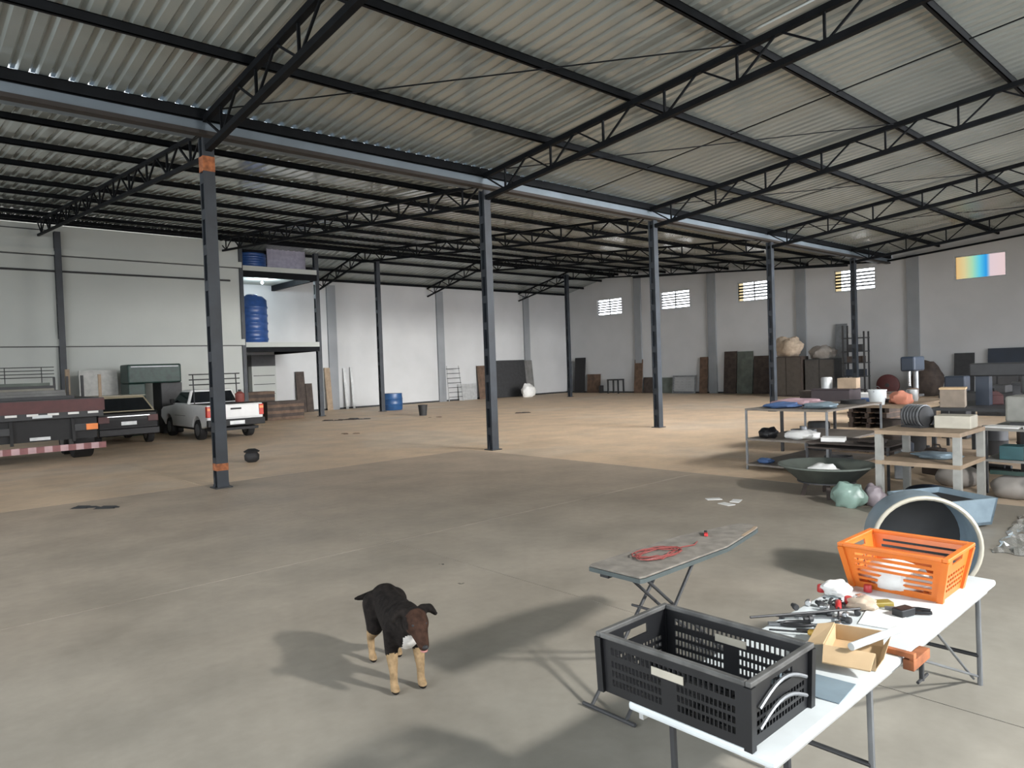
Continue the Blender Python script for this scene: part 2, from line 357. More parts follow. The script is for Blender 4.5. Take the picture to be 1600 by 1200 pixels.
# ------------------------------------------------------------------ gutter and purlins
g = thing('valley_gutter', 'long blue grey galvanised gutter between the two roofs', 'gutter', (0, 0, 0))
b = MB().box(-8, XB, YG+0.02, YG+0.05, 6.06, 6.24).box(-8, XB, YG+0.05, YG+0.55, 6.06, 6.09).box(-8, XB, YG+0.52, YG+0.55, 6.09, 6.22)
b.build('channel', galv, g)
MB().box(-8, XB, YG-0.02, YG+0.16, 5.99, 6.058).build('support_angle', angle_m, g)
def purlin(y, z, label, h=0.14, x0=-8.0):
    b = MB().box(x0, XB-0.02, y-0.008, y+0.008, z-h/2, z+h/2).box(x0, XB-0.02, y-0.008, y+0.06, z-h/2, z-h/2+0.012).box(x0, XB-0.02, y-0.008, y+0.06, z+h/2-0.012, z+h/2)
    b.box(x0, XB-0.02, y+0.048, y+0.06, z-h/2+0.012, z-h/2+0.035)
    solo('purlin', b, steel, label, 'purlin')
purlin(YG-0.06, 6.302, 'thick dark steel purlin directly above the blue grey gutter', 0.18)
for k, y in enumerate((10.25, 8.05, 5.8, 3.6, 1.3, -1.0, -3.2)):
    purlin(y, zmain(y)+0.115, 'dark steel purlin under the high right roof, %s up from the gutter' % ordw[k])
for k, y in enumerate((14.1, 16.1, 18.25, 20.5, 22.5, 24.6, 26.6)):
    purlin(y, zleft(y)+0.10, 'dark steel purlin under the low left roof, %s from the gutter' % ordw[k], 0.11)
for s_, nm in ((-0.16, 'near'), (0.16, 'far')):
    purlin(YO+s_, zleft(YO+s_)+0.095, 'dark steel ridge purlin of the low left roof, %s one of the pair' % nm, 0.12)
for k, y in enumerate((29.5, 31.05, 32.5)):
    purlin(y, zleft(y)+0.085, 'dark steel purlin above the far left wall, %s down from the ridge' % ordw[k], 0.12, 11.25)
# ------------------------------------------------------------------ trusses
def truss(x, label, ya, yb, zf, dep, w=0.10, hc=0.10):
    t = thing('roof_truss', label, 'roof truss', (x, ya, 0), 0)
    L = []
    segs = [ya, yb] if not (ya < YO < yb) else [ya, YO, yb]
    bt = MB(); bb = MB()
    for p, q in zip(segs[:-1], segs[1:]):
        bt.beam((0,p-ya,zf(p)), (0,q-ya,zf(q)), w, hc); bb.beam((0,p-ya,zf(p)-dep), (0,q-ya,zf(q)-dep), w, hc)
    bt.build('top_chord', steel, t); bb.build('bottom_chord', steel, t)
    n = int(round((yb-ya)/0.68/2))*2; st = (yb-ya)/n
    for i in range(n):
        y0, y1 = ya+i*st, ya+(i+1)*st
        za, zb_ = (zf(y0), zf(y1)-dep) if i % 2 == 0 else (zf(y0)-dep, zf(y1))
        MB().beam((0,y0-ya,za), (0,y1-ya,zb_), 0.032, 0.032).build('brace', steel, t)
        if i % 2 == 1: MB().beam((0,y0-ya,zf(y0)-dep), (0,y0-ya,zf(y0)), 0.035, 0.04).build('post', steel, t)
names = ['first', 'second', 'third', 'fourth', 'fifth']
for k in range(5):
    truss(GX[k], 'dark lattice truss across the high right roof, %s counted from the viewer' % names[k], YR-0.4, YG-0.05, zmain, 0.50)
    truss(GX[k], 'dark lattice truss across the low left roof, %s counted from the viewer' % names[k], YG+0.1, YO-0.05 if k < 1 else YF-0.05, zleft, 0.44, 0.06, 0.075)
solo('end_chord', MB().beam((XB-0.3, YR, zmain(YR)-0.45), (XB-0.3, YG, zmain(YG)-0.12), 0.07, 0.08), steel, 'dark steel end chord below the high roof along the back wall, above the coloured window', 'beam')
solo('end_chord', MB().beam((XB-0.3, YG+0.1, zmain(YG)-0.12), (XB-0.3, 26.8, 7.02), 0.06, 0.07), steel, 'dark steel end chord below the low roof along the back wall, above four windows', 'beam')
for k in range(4):
    xm = (GX[k]+GX[k+1])/2+0.3
    if k: solo('sag_rod', MB().tube([(xm, -3, zmain(-3)+0.10), (xm, YG-0.1, zmain(YG)+0.10)], 0.012, 6), steel, 'thin steel rod under the high roof between the %s and %s trusses' % (names[k], names[k+1]), 'rod')
    solo('bracing_rod', MB().tube([(GX[k], 11.9, zmain(11.9)+0.03), (GX[k+1], 5.7, zmain(5.7)+0.03)], 0.012, 6), steel, 'thin slanting bracing rod between the %s and %s high roof trusses' % (names[k], names[k+1]), 'rod')
# ------------------------------------------------------------------ columns
def column(x, y, h, label, patch=False, wd=0.19):
    t = thing('steel_column', label, 'column', (x, y, 0))
    q = wd/2
    MB().box(-q, q, -q, -q+0.035, 0.02, h).box(-q, q, q-0.035, q, 0.02, h).box(-0.03, 0.03, -q+0.035, q-0.035, 0.02, h).build('shaft', colm, t)
    for i in range(int(h/0.6)):
        MB().box(-q, -q+0.012, -q+0.036, q-0.036, 0.35+i*0.6, 0.52+i*0.6).build('batten', colm, t)
    MB().box(-q-0.05, q+0.05, -q-0.05, q+0.05, 0.001, 0.02).build('base_plate', dkgrey, t)
    for sx_ in (-1, 1): MB().prism([(sx_*q,0.02),(sx_*(q+0.045),0.02),(sx_*q,0.22)], lambda a, c, tt: (a, tt, c), -0.006, 0.006).build('gusset', colm, t)
    if patch:
        MB().box(-q-0.003, q+0.003, -q-0.003, q+0.003, 0.30, 0.42).build('primer_band', rust, t)['label'] = 'rusty orange primer band'
        MB().box(-q-0.003, q+0.003, -q-0.003, q+0.003, 5.35, 5.6).build('primer_band', rust, t)['label'] = 'rusty orange primer band'
    return t
rowA = ['nearest dark steel column, left of the picture in front of the white pickup',
        'dark steel column standing in mid floor at the middle of the gutter line',
        'dark steel column right of the middle one, in front of the louvred windows',
        'dark steel column behind the cloth topped rack, fourth along the gutter',
        'farthest dark steel column along the gutter, in front of the split window']
for k in range(5): column(GX[k], YG-0.02 if k < 2 else YG-0.12, 5.9, rowA[k], k == 0)
column(4.87, YO-0.14, 7.0, 'dark steel column against the white office wall behind the trailer')
column(14.55, YO+0.25, 7.1, 'dark steel post at the outer corner of the mezzanine')
column(17.55, YO+0.1, 7.1, 'dark steel column left of the blue barrel under the ridge')
column(24.1, YO, 7.1, 'dark steel column under the ridge hidden behind the middle column', wd=0.16)
column(30.1, YO-0.1, 7.1, 'dark steel column under the ridge near the far corner')
# ------------------------------------------------------------------ mezzanine
for z0, z1, nm in ((2.84, 3.24, 'lower'), (5.88, 6.34, 'upper')):
    t = thing('mezzanine_deck', '%s mezzanine deck with a white edge over a dark beam beside the office' % nm, 'mezzanine', (11.16, YO, z0))
    MB().box(0.005, 3.3, 0.1, 4.35, z1-z0-0.2, z1-z0).build('slab', wall_l, t)
    MB().box(0.07, 3.3, 0.0, 0.1, 0, z1-z0-0.2).box(3.15, 3.3, 0.35, 4.35, 0, z1-z0-0.21).build('edge_beam', steel, t)
    MB().box(0.07, 3.3, 0.0, 0.1, z1-z0-0.199, z1-z0).build('edge_strip', wall_l, t)
def water_tank(loc, r, h, label):
    t = thing('water_tank', label, 'water tank', loc)
    pr = [(r*0.93, 0.0), (r, 0.06)]
    for i in range(5):
        z = 0.1+i*h*0.17; pr += [(r, z), (r*1.045, z+0.03), (r*1.045, z+0.09), (r, z+0.12)]
    pr += [(r, h*0.92), (r*0.75, h)]
    MB().lathe(pr, 28).build('body', tankb, t, True)
    MB().lathe([(r*0.4, h+0.001), (r*0.4, h+0.07), (r*0.3, h+0.1)], 20).build('lid', tankb, t, True)
water_tank((11.98, 29.35, 3.245), 0.6, 1.95, 'ribbed blue water tank standing on the lower mezzanine deck')
water_tank((11.98, 29.35, 6.345), 0.62, 0.60, 'blue water tank standing on the upper mezzanine deck')
solo('cloth_sheet', MB().box(0, 1.75, 0, 0.03, 0, 0.95), lilac, 'greyish lilac sheet standing on the upper mezzanine beside the tank', 'sheet', (12.7, 29.3, 6.345))
t = thing('pendant_lamp', 'small glowing lamp under the upper mezzanine deck', 'lamp', (13.0, 30.6, 5.98))
MB().ball((0,0,0), 0.06).build('bulb', bulb_m, t, True); MB().lathe([(0.03,0.05),(0.03,0.12),(0.05,0.159)], 12).build('socket', greyl, t)
l = bpy.data.lights.new('lamp_light', 'POINT'); l.energy = 170; l.color = (0.8, 0.93, 1.0); l.shadow_soft_size = 0.08; lo = bpy.data.objects.new('lamp_light', l); COL.objects.link(lo); lo.location = (12.98, 30.45, 5.85)
# ------------------------------------------------------------------ foreground: folding table
TZ = 0.59
tb = thing('folding_table', 'long white folding table with thin grey metal legs carrying the black crate', 'table', (2.115, 1.13, 0))
b = MB().box(0, 2.575, 0, 0.60, TZ-0.035, TZ); b.build('table_top', whitep, tb, bevel=0.012)
MB().box(0.03, 2.52, 0.03, 0.05, TZ-0.07, TZ-0.036).box(0.03, 2.52, 0.55, 0.57, TZ-0.07, TZ-0.036).build('rail', greyl, tb)
for x in (0.20, 0.92, 2.45):
    for y in (0.06, 0.54): MB().tube([(x, y, TZ-0.04), (x+0.02, y, 0.0)], 0.014).build('leg', dkgrey if x < 0.5 else greym, tb, True)
    MB().tube([(x+0.01, 0.06, 0.17), (x+0.01, 0.54, 0.17)], 0.012).build('cross_bar', dkgrey, tb, True)
MB().tube([(1.3, 0.08, TZ-0.06), (2.46, 0.07, 0.05)], 0.007).build('brace', greym, tb, True)
MB().tube([(1.75, 0.08, TZ-0.06), (2.46, 0.09, 0.03)], 0.007).build('brace', greym, tb, True)
# ------------------------------------------------------------------ crates with real openings
def holed(fn, W, H, holes, th):
    us = sorted({0, W} | {h[0] for h in holes} | {h[1] for h in holes}); vs = sorted({0, H} | {h[2] for h in holes} | {h[3] for h in holes})
    b = MB(); inside = lambda u, v: any(h[0] < u < h[1] and h[2] < v < h[3] for h in holes)
    for j in range(len(vs)-1):
        i = 0
        while i < len(us)-1:
            if inside((us[i]+us[i+1])/2, (vs[j]+vs[j+1])/2): i += 1; continue
            k = i
            while k+1 < len(us)-1 and not inside((us[k+1]+us[k+2])/2, (vs[j]+vs[j+1])/2): k += 1
            a, c, d, e = us[i], us[k+1], vs[j], vs[j+1]
            q = [fn(u, v, t) for t in (0, th) for (u, v) in ((a, d), (c, d), (c, e), (a, e))]
            b.add(q, [(0,1,2,3),(7,6,5,4),(0,4,5,1),(1,5,6,2),(2,6,7,3),(3,7,4,0)]); i = k+1
    return b
def grid(u0, u1, v0, v1, nu, nv, gu, gv):
    du = (u1-u0)/nu; dv = (v1-v0)/nv
    return [(round(u0+i*du+gu/2, 5), round(u0+(i+1)*du-gu/2, 5), round(v0+j*dv+gv/2, 5), round(v0+(j+1)*dv-gv/2, 5)) for i in range(nu) for j in range(nv)]
def make_crate(t, L, Wd, H, tp, m, holesL, holesW, rim=0.022):
    """L along local x, Wd along local y, walls lean out by tp at the top"""
    def side(ax, s_):
        if ax == 'y': return lambda u, v, d: ((u-0.5)*(L+2*tp*v/H), s_*((Wd/2+tp*v/H)-d), v)
        return lambda u, v, d: (s_*((L/2+tp*v/H)-d), (u-0.5)*(Wd+2*tp*v/H), v)
    for s_ in (-1, 1):
        holed(side('y', s_), 1, H, holesL, 0.008).build('side_panel', m, t)
        holed(side('x', s_), 1, H, holesW, 0.008).build('end_panel', m, t)
    holed(lambda u, v, d: ((u-0.5)*(L-0.01), (v-0.5)*(Wd-0.01), d), 1, 1, grid(0.05, 0.95, 0.05, 0.95, 12, 8, 0.03, 0.045), 0.01).build('bottom', m, t)
    l2, w2 = L/2+tp, Wd/2+tp; b = MB()
    for s_ in (-1, 1):
        b.box(-l2-rim/2, l2+rim/2, s_*w2-rim/2, s_*w2+rim/2, H-0.016, H+0.004); b.box(s_*l2-rim/2, s_*l2+rim/2, -w2+rim/2, w2-rim/2, H-0.016, H+0.004)
    b.build('rim', wornrim if m is blackp else m, t, bevel=0.004)
    for sx_ in (-1, 1):
        for sy_ in (-1, 1):
            MB().beam((sx_*L/2, sy_*Wd/2, 0), (sx_*l2, sy_*w2, H-0.016), 0.03, 0.03, up=(0,1,0)).build('corner_post', m, t)
def vrange(a, c, n, g, u0, u1, nu, gu): return grid(u0, u1, a, c, nu, n, gu, g)
ct = thing('plastic_crate', 'black lattice plastic crate hanging over the near end of the white table', 'crate', (2.332, 1.535, TZ+0.0005), 0)
hL = vrange(0.03, 0.14, 3, 0.012, 0.08, 0.45, 14, 0.008) + vrange(0.03, 0.14, 3, 0.012, 0.55, 0.92, 14, 0.008) + vrange(0.155, 0.19, 1, 0.006, 0.08, 0.92, 26, 0.008)
hS = vrange(0.03, 0.12, 3, 0.012, 0.10, 0.90, 16, 0.012) + [(0.32, 0.68, 0.155, 0.195)]
make_crate(ct, 0.43, 0.64, 0.235, 0.006, blackp, hS, hL)
ct['label'] = 'black lattice plastic crate on the near end of the white table'
def cream_slip(): return MB().box(-0.06, 0.06, -0.002, 0.002, -0.022, 0.022)
for x in (0.209, -0.226):
    o = MB().box(x-0.002, x+0.002, -0.07, 0.07, 0.145, 0.175).build('label_holder', cream, ct); o['label'] = 'pale label holder'
for q, z in ((0, 0.06), (1, 0.13)):
    o = MB().tube([(0.0-0.17+0.34*i/10, -0.332, z+0.05*math.sin(math.pi*i/10)) for i in range(11)], 0.007, 6).build('arched_rib', greym, ct, True); o['label'] = 'worn grey arched rib'
bk = thing('shopping_basket', 'orange plastic basket with long slots on the far end of the white table', 'basket', (4.24, 1.45, TZ+0.0005), 0)
hB = [(0.10, 0.90, z, z+0.016) for z in (0.035, 0.065, 0.095, 0.125, 0.155)]
hBs = grid(0.08, 0.92, 0.03, 0.14, 8, 4, 0.03, 0.012) + [(0.3, 0.7, 0.185, 0.215)]
make_crate(bk, 0.34, 0.44, 0.245, 0.045, orange, hBs, [(a, c, d, e) for (a, c, d, e) in hB] + [(0.12, 0.88, 0.188, 0.202)], 0.03)
solo('rag_bundle', lump(0.11, 0.16, 0.15, 3), white, 'bundle of white rags inside the orange basket', 'rags', (4.16, 1.47, TZ+0.012), smooth=True)
# ------------------------------------------------------------------ things on the table
def on_table(name, mb, m, label, cat, px, rz=0.0, smooth=False, dz=0.002, group=None, bevel=0):
    return solo(name, mb, m, label, cat, (px[0], px[1], TZ+dz), (0, 0, rz), group, smooth, bevel)
cb = thing('cardboard_box', 'open torn cardboard box lying on the white table beside the black crate', 'box', (3.130, 1.285, TZ+0.002), 0.25)
MB().box(-0.15, 0.13, -0.10, 0.10, 0, 0.006).build('base', card, cb)
MB().box(-0.15, 0.13, 0.094, 0.10, 0.006, 0.075).box(0.124, 0.13, -0.10, 0.094, 0.006, 0.075).box(-0.15, -0.144, -0.10, 0.094, 0.006, 0.07).build('wall', card, cb)
for q in ([(-0.15,-0.1,0.006),(0.13,-0.1,0.006),(0.12,-0.13,0.055),(-0.14,-0.13,0.055)], [(-0.15,-0.1,0.07),(-0.15,0.1,0.07),(-0.24,0.09,0.03),(-0.24,-0.09,0.03)], [(-0.15,0.1,0.075),(0.13,0.1,0.075),(0.12,0.17,0.06),(-0.14,0.17,0.055)]):
    v = q + [(x, y, z+0.005) for x, y, z in q]; MB().add(v, [(0,1,2,3),(7,6,5,4),(0,4,5,1),(1,5,6,2),(2,6,7,3),(3,7,4,0)]).build('flap', card, cb)
solo('white_pipe', MB().tube([(0,0,0),(0.33,-0.07,0)], 0.016, 12), whitep, 'short white plastic pipe lying across the cardboard box edge', 'pipe', (2.971, 1.233, TZ+0.094), smooth=True)
b = MB().lathe([(0.035,0),(0.042,0.01),(0.042,0.07),(0.03,0.085)], 16); j = thing('jar', 'small clear grey jar with a white lid between crate and cardboard box', 'jar', (2.66, 1.33, TZ+0.001))
b.build('body', greyl, j, True); MB().lathe([(0.033,0.0855),(0.033,0.105)], 16).build('lid', whitep, j, True)
def screwdriver(px, rz, label, hm):
    t = thing('screwdriver', label, 'screwdriver', (px[0], px[1], TZ+0.018), rz)
    MB().lathe([(0.008,0),(0.015,0.01),(0.014,0.05),(0.016,0.09),(0.008,0.105)], 10, axis='x').build('handle', hm, t, True)
    MB().tube([(-0.17,0,0),(0,0,0)], 0.0045, 6).build('shaft', dkgrey, t, True)
screwdriver((3.190, 1.522), -1.05, 'screwdriver with yellow handle just behind the black crate', yellow)
screwdriver((3.609, 1.557), 0.4, 'screwdriver with dark red handle among the tools on the table', redp)
def pliers(px, rz, label, hm):
    t = thing('pliers', label, 'pliers', (px[0], px[1], TZ+0.012), rz)
    for s_ in (-1, 1):
        MB().tube([(0.02,0,0),(-0.03,s_*0.022,0),(-0.09,s_*0.03,0),(-0.14,s_*0.018,0)], 0.009, 8).build('handle', hm, t, True)
        MB().box(0.0, 0.065, min(0.001*s_, s_*0.012), max(0.001*s_, s_*0.012), -0.006, 0.006).build('jaw', greym, t)
    MB().lathe([(0.014,-0.008),(0.014,0.008)], 12).build('pivot', greym, t)
pliers((3.232, 1.668), 2.3, 'black handled pliers beside the far corner of the crate', blackp)
pliers((3.808, 1.337), 2.0, 'black handled pliers in front of the orange basket', blackp)
def spanner(px, rz, label, L=0.2, m=greym):
    b = MB().box(-L/2, L/2, -0.008, 0.008, 0, 0.006)
    for s_ in (-1, 1):
        b.prism([(s_*(L/2-0.005), -0.012), (s_*(L/2+0.012), -0.02), (s_*(L/2+0.03), -0.016), (s_*(L/2+0.014), -0.005), (s_*(L/2+0.014), 0.006), (s_*(L/2+0.03), 0.014), (s_*(L/2+0.012), 0.02), (s_*(L/2-0.005), 0.012)], lambda x, y, t: (x, y, t), 0, 0.008)
    return on_table('spanner', b, m, label, 'spanner', px, rz)
spanner((3.431, 1.657), -0.6, 'dark spanner nearest the left edge of the tool heap on the table', 0.22, dkgrey)
spanner((3.449, 1.584), -0.9, 'steel spanner in the middle of the tool heap on the table', 0.18)
spanner((3.415, 1.506), -0.4, 'steel spanner closest to the cardboard box', 0.16, chrome)
on_table('long_rod', MB().tube([(-0.30,0,0),(0.28,0,0)], 0.006, 6), dkgrey, 'long thin dark rod sticking out over the left table edge', 'rod', (3.394, 1.616), -0.62, True, 0.035)
on_table('flat_bar', MB().box(-0.11,0.11,-0.009,0.009,0,0.006), black, 'short flat black bar beside the cardboard box on the table', 'bar', (3.292, 1.504), -0.9)
SOCK = ['bright socket left of the white rag, farthest to the left', 'dark socket in front of the white rag', 'dark socket under the dark heap of chain', 'bright socket right of the chain heap', 'dark socket beside the right end of the cardboard box', 'dark socket between the dark and steel spanners', 'bright socket at the back edge of the cardboard box', 'dark socket next to the tip of the long rod', 'dark socket right of the beige rag', 'bright socket between chain heap and long rod']
for k, (px, rz) in enumerate((((3.571, 1.699), 0.3), ((3.602, 1.636), 1.1), ((3.508, 1.546), 2.0), ((3.515, 1.486), 0.2), ((3.467, 1.436), 1.5), ((3.378, 1.584), 2.5), ((3.366, 1.448), 0.7), ((3.471, 1.710), 0.9), ((3.591, 1.455), 0.4), ((3.580, 1.590), 1.9))):
    b = MB().lathe([(0.013,0),(0.016,0.003),(0.016,0.022),(0.011,0.026),(0.011,0.045)], 12, axis='x')
    on_table('socket', b, chrome if k % 3 == 0 else dkgrey, SOCK[k], 'socket', px, rz, True, 0.018, 'loose socket bits')
b = MB()
for i in range(26):
    a = i*0.55; rr = 0.02+0.0022*i
    b.lathe([(0.006,-0.004),(0.009,0),(0.006,0.004)], 6, (rr*math.cos(a), rr*math.sin(a), 0.008+0.004*(i%2)))
o = on_table('chain_heap', b, dkgrey, 'heap of dark chain links amid the tools on the table', 'chain', (3.692, 1.609)); o['kind'] = 'stuff'
on_table('white_rag', lump(0.09, 0.07, 0.07, 11), white, 'crumpled white rag at the far left of the tool heap', 'rag', (3.870, 1.674), 0.4, True)
on_table('beige_rag', lump(0.055, 0.07, 0.06, 12), beige, 'crumpled beige rag right of the white one on the table', 'rag', (3.717, 1.480), 0.2, True)
on_table('paper_sheet', MB().box(-0.13,0.13,-0.09,0.09,0,0.004), white, 'white paper sheet on the table in front of the orange basket', 'paper', (3.637, 1.351), 0.2)
on_table('paper_sheet', MB().box(-0.10,0.10,-0.14,0.14,0,0.003), paleblue, 'pale blue paper under the right side of the black crate', 'paper', (2.72, 1.29), 0.1)
on_table('foil_scrap', lump(0.05, 0.03, 0.025, 14), foil, 'shiny silver foil scrap near the basket on the table', 'foil', (3.854, 1.550), 0.1, True)
def cap(px, label, h=0.035):
    on_table('bottle_cap', MB().lathe([(0.02,0),(0.022,0.004),(0.02,h),(0.016,h+0.004)], 14), redp, label, 'cap', px, 0, True)
cap((3.845, 1.751), 'red cap at the left table edge beside the white rag')
cap((3.747, 1.563), 'red cap in the middle of the tool heap')
cap((4.009, 1.567), 'red cap at the foot of the orange basket')
on_table('olive_case', MB().box(-0.07,0.07,-0.03,0.03,0,0.025), olive, 'olive yellow flat case in front of the basket', 'case', (3.816, 1.442), -0.7, bevel=0.006)
on_table('black_adapter', MB().box(-0.05,0.05,-0.03,0.03,0,0.04), blackp, 'small black block near the right front of the basket', 'block', (3.756, 1.299), -0.3, bevel=0.006)
t = thing('bench_clamp', 'rust brown clamp hanging off the right edge of the white table', 'clamp', (3.33, 1.10, TZ-0.09), 0)
MB().box(-0.10, 0.10, -0.02, 0.025, 0.04, 0.085).box(-0.10,-0.07,-0.02,0.10,0.0915,0.115).box(-0.10,-0.07,-0.02,0.0,0.085,0.0915).build('jaw', rust, t, bevel=0.004)
MB().tube([(0.05,0.0,-0.05),(0.05,0.0,0.04)], 0.011).build('screw', dkgrey, t, True); MB().tube([(-0.0,0.0,-0.045),(0.12,0.0,-0.045)], 0.007).build('handle', dkgrey, t, True)
# ------------------------------------------------------------------ ironing board
IZ = 0.77
ib = thing('ironing_board', 'ironing board with worn grey brown cover and crossed tube legs', 'ironing board', (2.94, 2.475, 0))
out = [(0,-0.175),(0.03,-0.185),(0.85,-0.185)]
for i in range(7):
    a = -math.pi/2+math.pi*i/6; out.append((1.36+0.09*math.cos(a), 0.09*math.sin(a)))
out += [(0.85,0.185),(0.03,0.185),(0,0.175)]
MB().prism(out, lambda x, y, t_: (x, y, t_), IZ-0.012, IZ).build('cover', clothg, ib, bevel=0.005)
MB().prism([(x, y*1.015) for x, y in out], lambda x, y, t_: (x, y, t_), IZ-0.036, IZ-0.013).build('board', teal, ib)
nose = MB().prism([(1.12,-0.143),(1.36,-0.091),(1.405,-0.075),(1.39,-0.06),(1.3,-0.085),(1.12,-0.12)], lambda x, y, t_: (x, y, t_), IZ+0.0005, IZ+0.003).build('nose_patch', tan, ib); nose['label'] = 'pale tan patch on the nose of the cover'
def leg_pair(xa, xb, ya, yb, foot):
    for s_ in (-1, 1): MB().tube([(xa, s_*ya, IZ-0.05), (xb, s_*yb, 0.012)], 0.010).build('leg', dkgrey, ib, True)
    MB().tube([(xb, -yb-foot, 0.012), (xb, yb+foot, 0.012)], 0.011).build('foot_bar', dkgrey, ib, True)
leg_pair(0.62, -0.08, 0.10, 0.12, 0.06); leg_pair(0.16, 1.02, 0.07, 0.07, 0.14)
MB().tube([(0.30,-0.12,0.48),(0.30,0.12,0.48)], 0.008).build('pivot_bar', dkgrey, ib, True)
MB().box(0.06, 0.16, 0.09, 0.15, IZ-0.075, IZ-0.046).build('latch', black, ib)
pts = []
for i in range(90):
    a = i*0.33; rr = 0.10+0.03*math.sin(i*0.71)+0.012*math.sin(i*0.23); pts.append((rr*1.4*math.cos(a), rr*0.85*math.sin(a), 0.006+0.0005*(i % 17)))
pts += [(0.2,-0.02,0.006),(0.3,-0.05,0.006),(0.38,-0.02,0.006)]
solo('red_cable', MB().tube(pts, 0.0035, 5), mat('dusty_red_cable', (0.20, 0.05, 0.045), 0.5), 'coil of thin red cable lying on the ironing board', 'cable', (3.36, 2.49, IZ), smooth=True)
t = thing('clip', 'red and black electrical clip near the nose of the ironing board', 'clip', (3.93, 2.53, IZ+0.001), 0.6)
MB().box(-0.04,0.0,-0.012,0.012,0,0.018).build('red_grip', redp, t, bevel=0.004); MB().box(0.001,0.05,-0.01,0.01,0,0.02).build('black_jaw', black, t, bevel=0.004)
# ------------------------------------------------------------------ dog
def make_dog():
    t = thing('dog', 'black dog with tan legs and white chest standing on the concrete floor', 'dog', (2.345, 3.73, 0), math.atan2(-0.52, -0.16))
    b = MB()
    def seg(pts):
        for (p, r1), (q, r2) in zip(pts[:-1], pts[1:]):
            p = Vector(p); q = Vector(q); n = max(2, int((q-p).length/(min(r1, r2)*0.35)))
            for i in range(n+1):
                k = i/n; r = r1+(r2-r1)*k; b.ball(p+(q-p)*k, r, 10, 7)
    seg([((0.20,0,0.385),0.118),((0.10,0,0.375),0.125),((-0.05,0,0.39),0.112),((-0.16,0,0.405),0.095),((-0.25,0,0.41),0.105),((-0.31,0,0.41),0.085)])
    seg([((0.24,0,0.36),0.09),((0.22,0,0.32),0.07)])
    seg([((0.19,0,0.42),0.105),((0.27,0.005,0.435),0.085),((0.345,0.012,0.445),0.074)])
    seg([((0.355,0.012,0.462),0.076),((0.39,0.015,0.452),0.07)])
    seg([((0.40,0.015,0.435),0.058),((0.45,0.018,0.392),0.043),((0.485,0.02,0.358),0.033)])
    for s_ in (-1, 1):
        seg([((0.20,s_*0.075,0.37),0.065),((0.17,s_*0.083,0.25),0.043),((0.20,s_*0.083,0.12),0.027),((0.20,s_*0.083,0.045),0.025),((0.225,s_*0.083,0.026),0.029),((0.245,s_*0.083,0.022),0.022)])
        seg([((-0.27,s_*0.065,0.39),0.085),((-0.21,s_*0.085,0.26),0.056),((-0.345,s_*0.085,0.15),0.028),((-0.325,s_*0.085,0.05),0.023),((-0.30,s_*0.085,0.026),0.029),((-0.275,s_*0.085,0.022),0.022)])
        seg([((0.33,0.012+s_*0.055,0.51),0.030),((0.33,0.012+s_*0.10,0.51),0.024),((0.35,0.012+s_*0.128,0.475),0.015)])
    seg([((-0.36,0,0.43),0.034),((-0.40,-0.05,0.41),0.028),((-0.42,-0.11,0.395),0.022),((-0.43,-0.16,0.39),0.012)])
    me = b.mesh('dog_body'); o = bpy.data.objects.new('body', me); COL.objects.link(o)
    rm = o.modifiers.new('r', 'REMESH'); rm.mode = 'VOXEL'; rm.voxel_size = 0.009
    sm = o.modifiers.new('s', 'SMOOTH'); sm.iterations = 6; sm.factor = 0.5
    dg = bpy.context.evaluated_depsgraph_get(); dg.update()
    m2 = bpy.data.meshes.new_from_object(o.evaluated_get(dg)); o.modifiers.clear(); o.data = m2; o.parent = t
    for mm in (furb, furt, furw, furbr): m2.materials.append(mm)
    for p in m2.polygons:
        x, y, z = p.center; p.use_smooth = True; k = 0; wv = 0.012*math.sin(40*y+25*x)
        if z < 0.225+wv and abs(y) > 0.035: k = 1
        if 0.24 < x < 0.345 and z < 0.36+wv and abs(y) < 0.05+wv*0.5 and z > 0.255: k = 2
        if x > 0.375 and abs(y-0.014) < 0.06: k = 3
        if z < 0.02 and abs(y) > 0.03: k = 0
        p.material_index = k
    for v in m2.vertices:
        if v.co.z < 0.001: v.co.z = 0.0
    MB().ball((0.512,0.021,0.356), (0.014,0.018,0.013)).build('nose', black, t, True)
    for s_ in (-1, 1): MB().ball((0.437,0.014+s_*0.036,0.462), 0.0095, 8, 6).build('eye', black, t, True)
    MB().ball((0.487,0.02,0.328), (0.022,0.022,0.008)).build('mouth', tongue, t, True)
make_dog()
# ------------------------------------------------------------------ round drum, trough and silver film right of the table
t = thing('round_drum', 'big open blue grey drum on its side with a pale rim behind the basket', 'drum', (6.0, 1.90, 0.395))
dr = MB().lathe([(0.35,-0.42),(0.375,-0.36),(0.375,0.0),(0.36,0.0),(0.36,-0.35),(0.34,-0.40)], 40, axis='x', cap=False); dr.build('shell', paleblue, t, True)
MB().lathe([(0.0001,-0.405),(0.35,-0.405),(0.345,-0.385),(0.0001,-0.385)], 40, axis='x', cap=False).build('back_plate', dkgrey, t, True)
MB().tube([(0.0, 0.374*math.cos(i*math.pi/20), 0.374*math.sin(i*math.pi/20)) for i in range(40)], 0.018, 8, closed=True).build('rim', cream, t, True)
t.rotation_euler = (0, 0, math.pi+0.56)
tr = thing('steel_trough', 'pale blue steel trough with dark open top behind the round drum', 'trough', (8.75, 2.62, 0), -0.5)
pr = [(-0.28,0.03),(0.28,0.03),(0.37,0.31),(0.345,0.31),(0.26,0.06),(-0.26,0.06),(-0.345,0.31),(-0.37,0.31)]
MB().prism(pr, lambda y, z, x: (y, x, z), -0.38, 0.38).build('shell', paleblue, tr)
for s_ in (-0.38, 0.36): MB().prism([(-0.28,0.03),(0.28,0.03),(0.37,0.31),(-0.37,0.31)], lambda y, z, x: (y, x, z), s_, s_+0.02).build('end_plate', paleblue, tr)
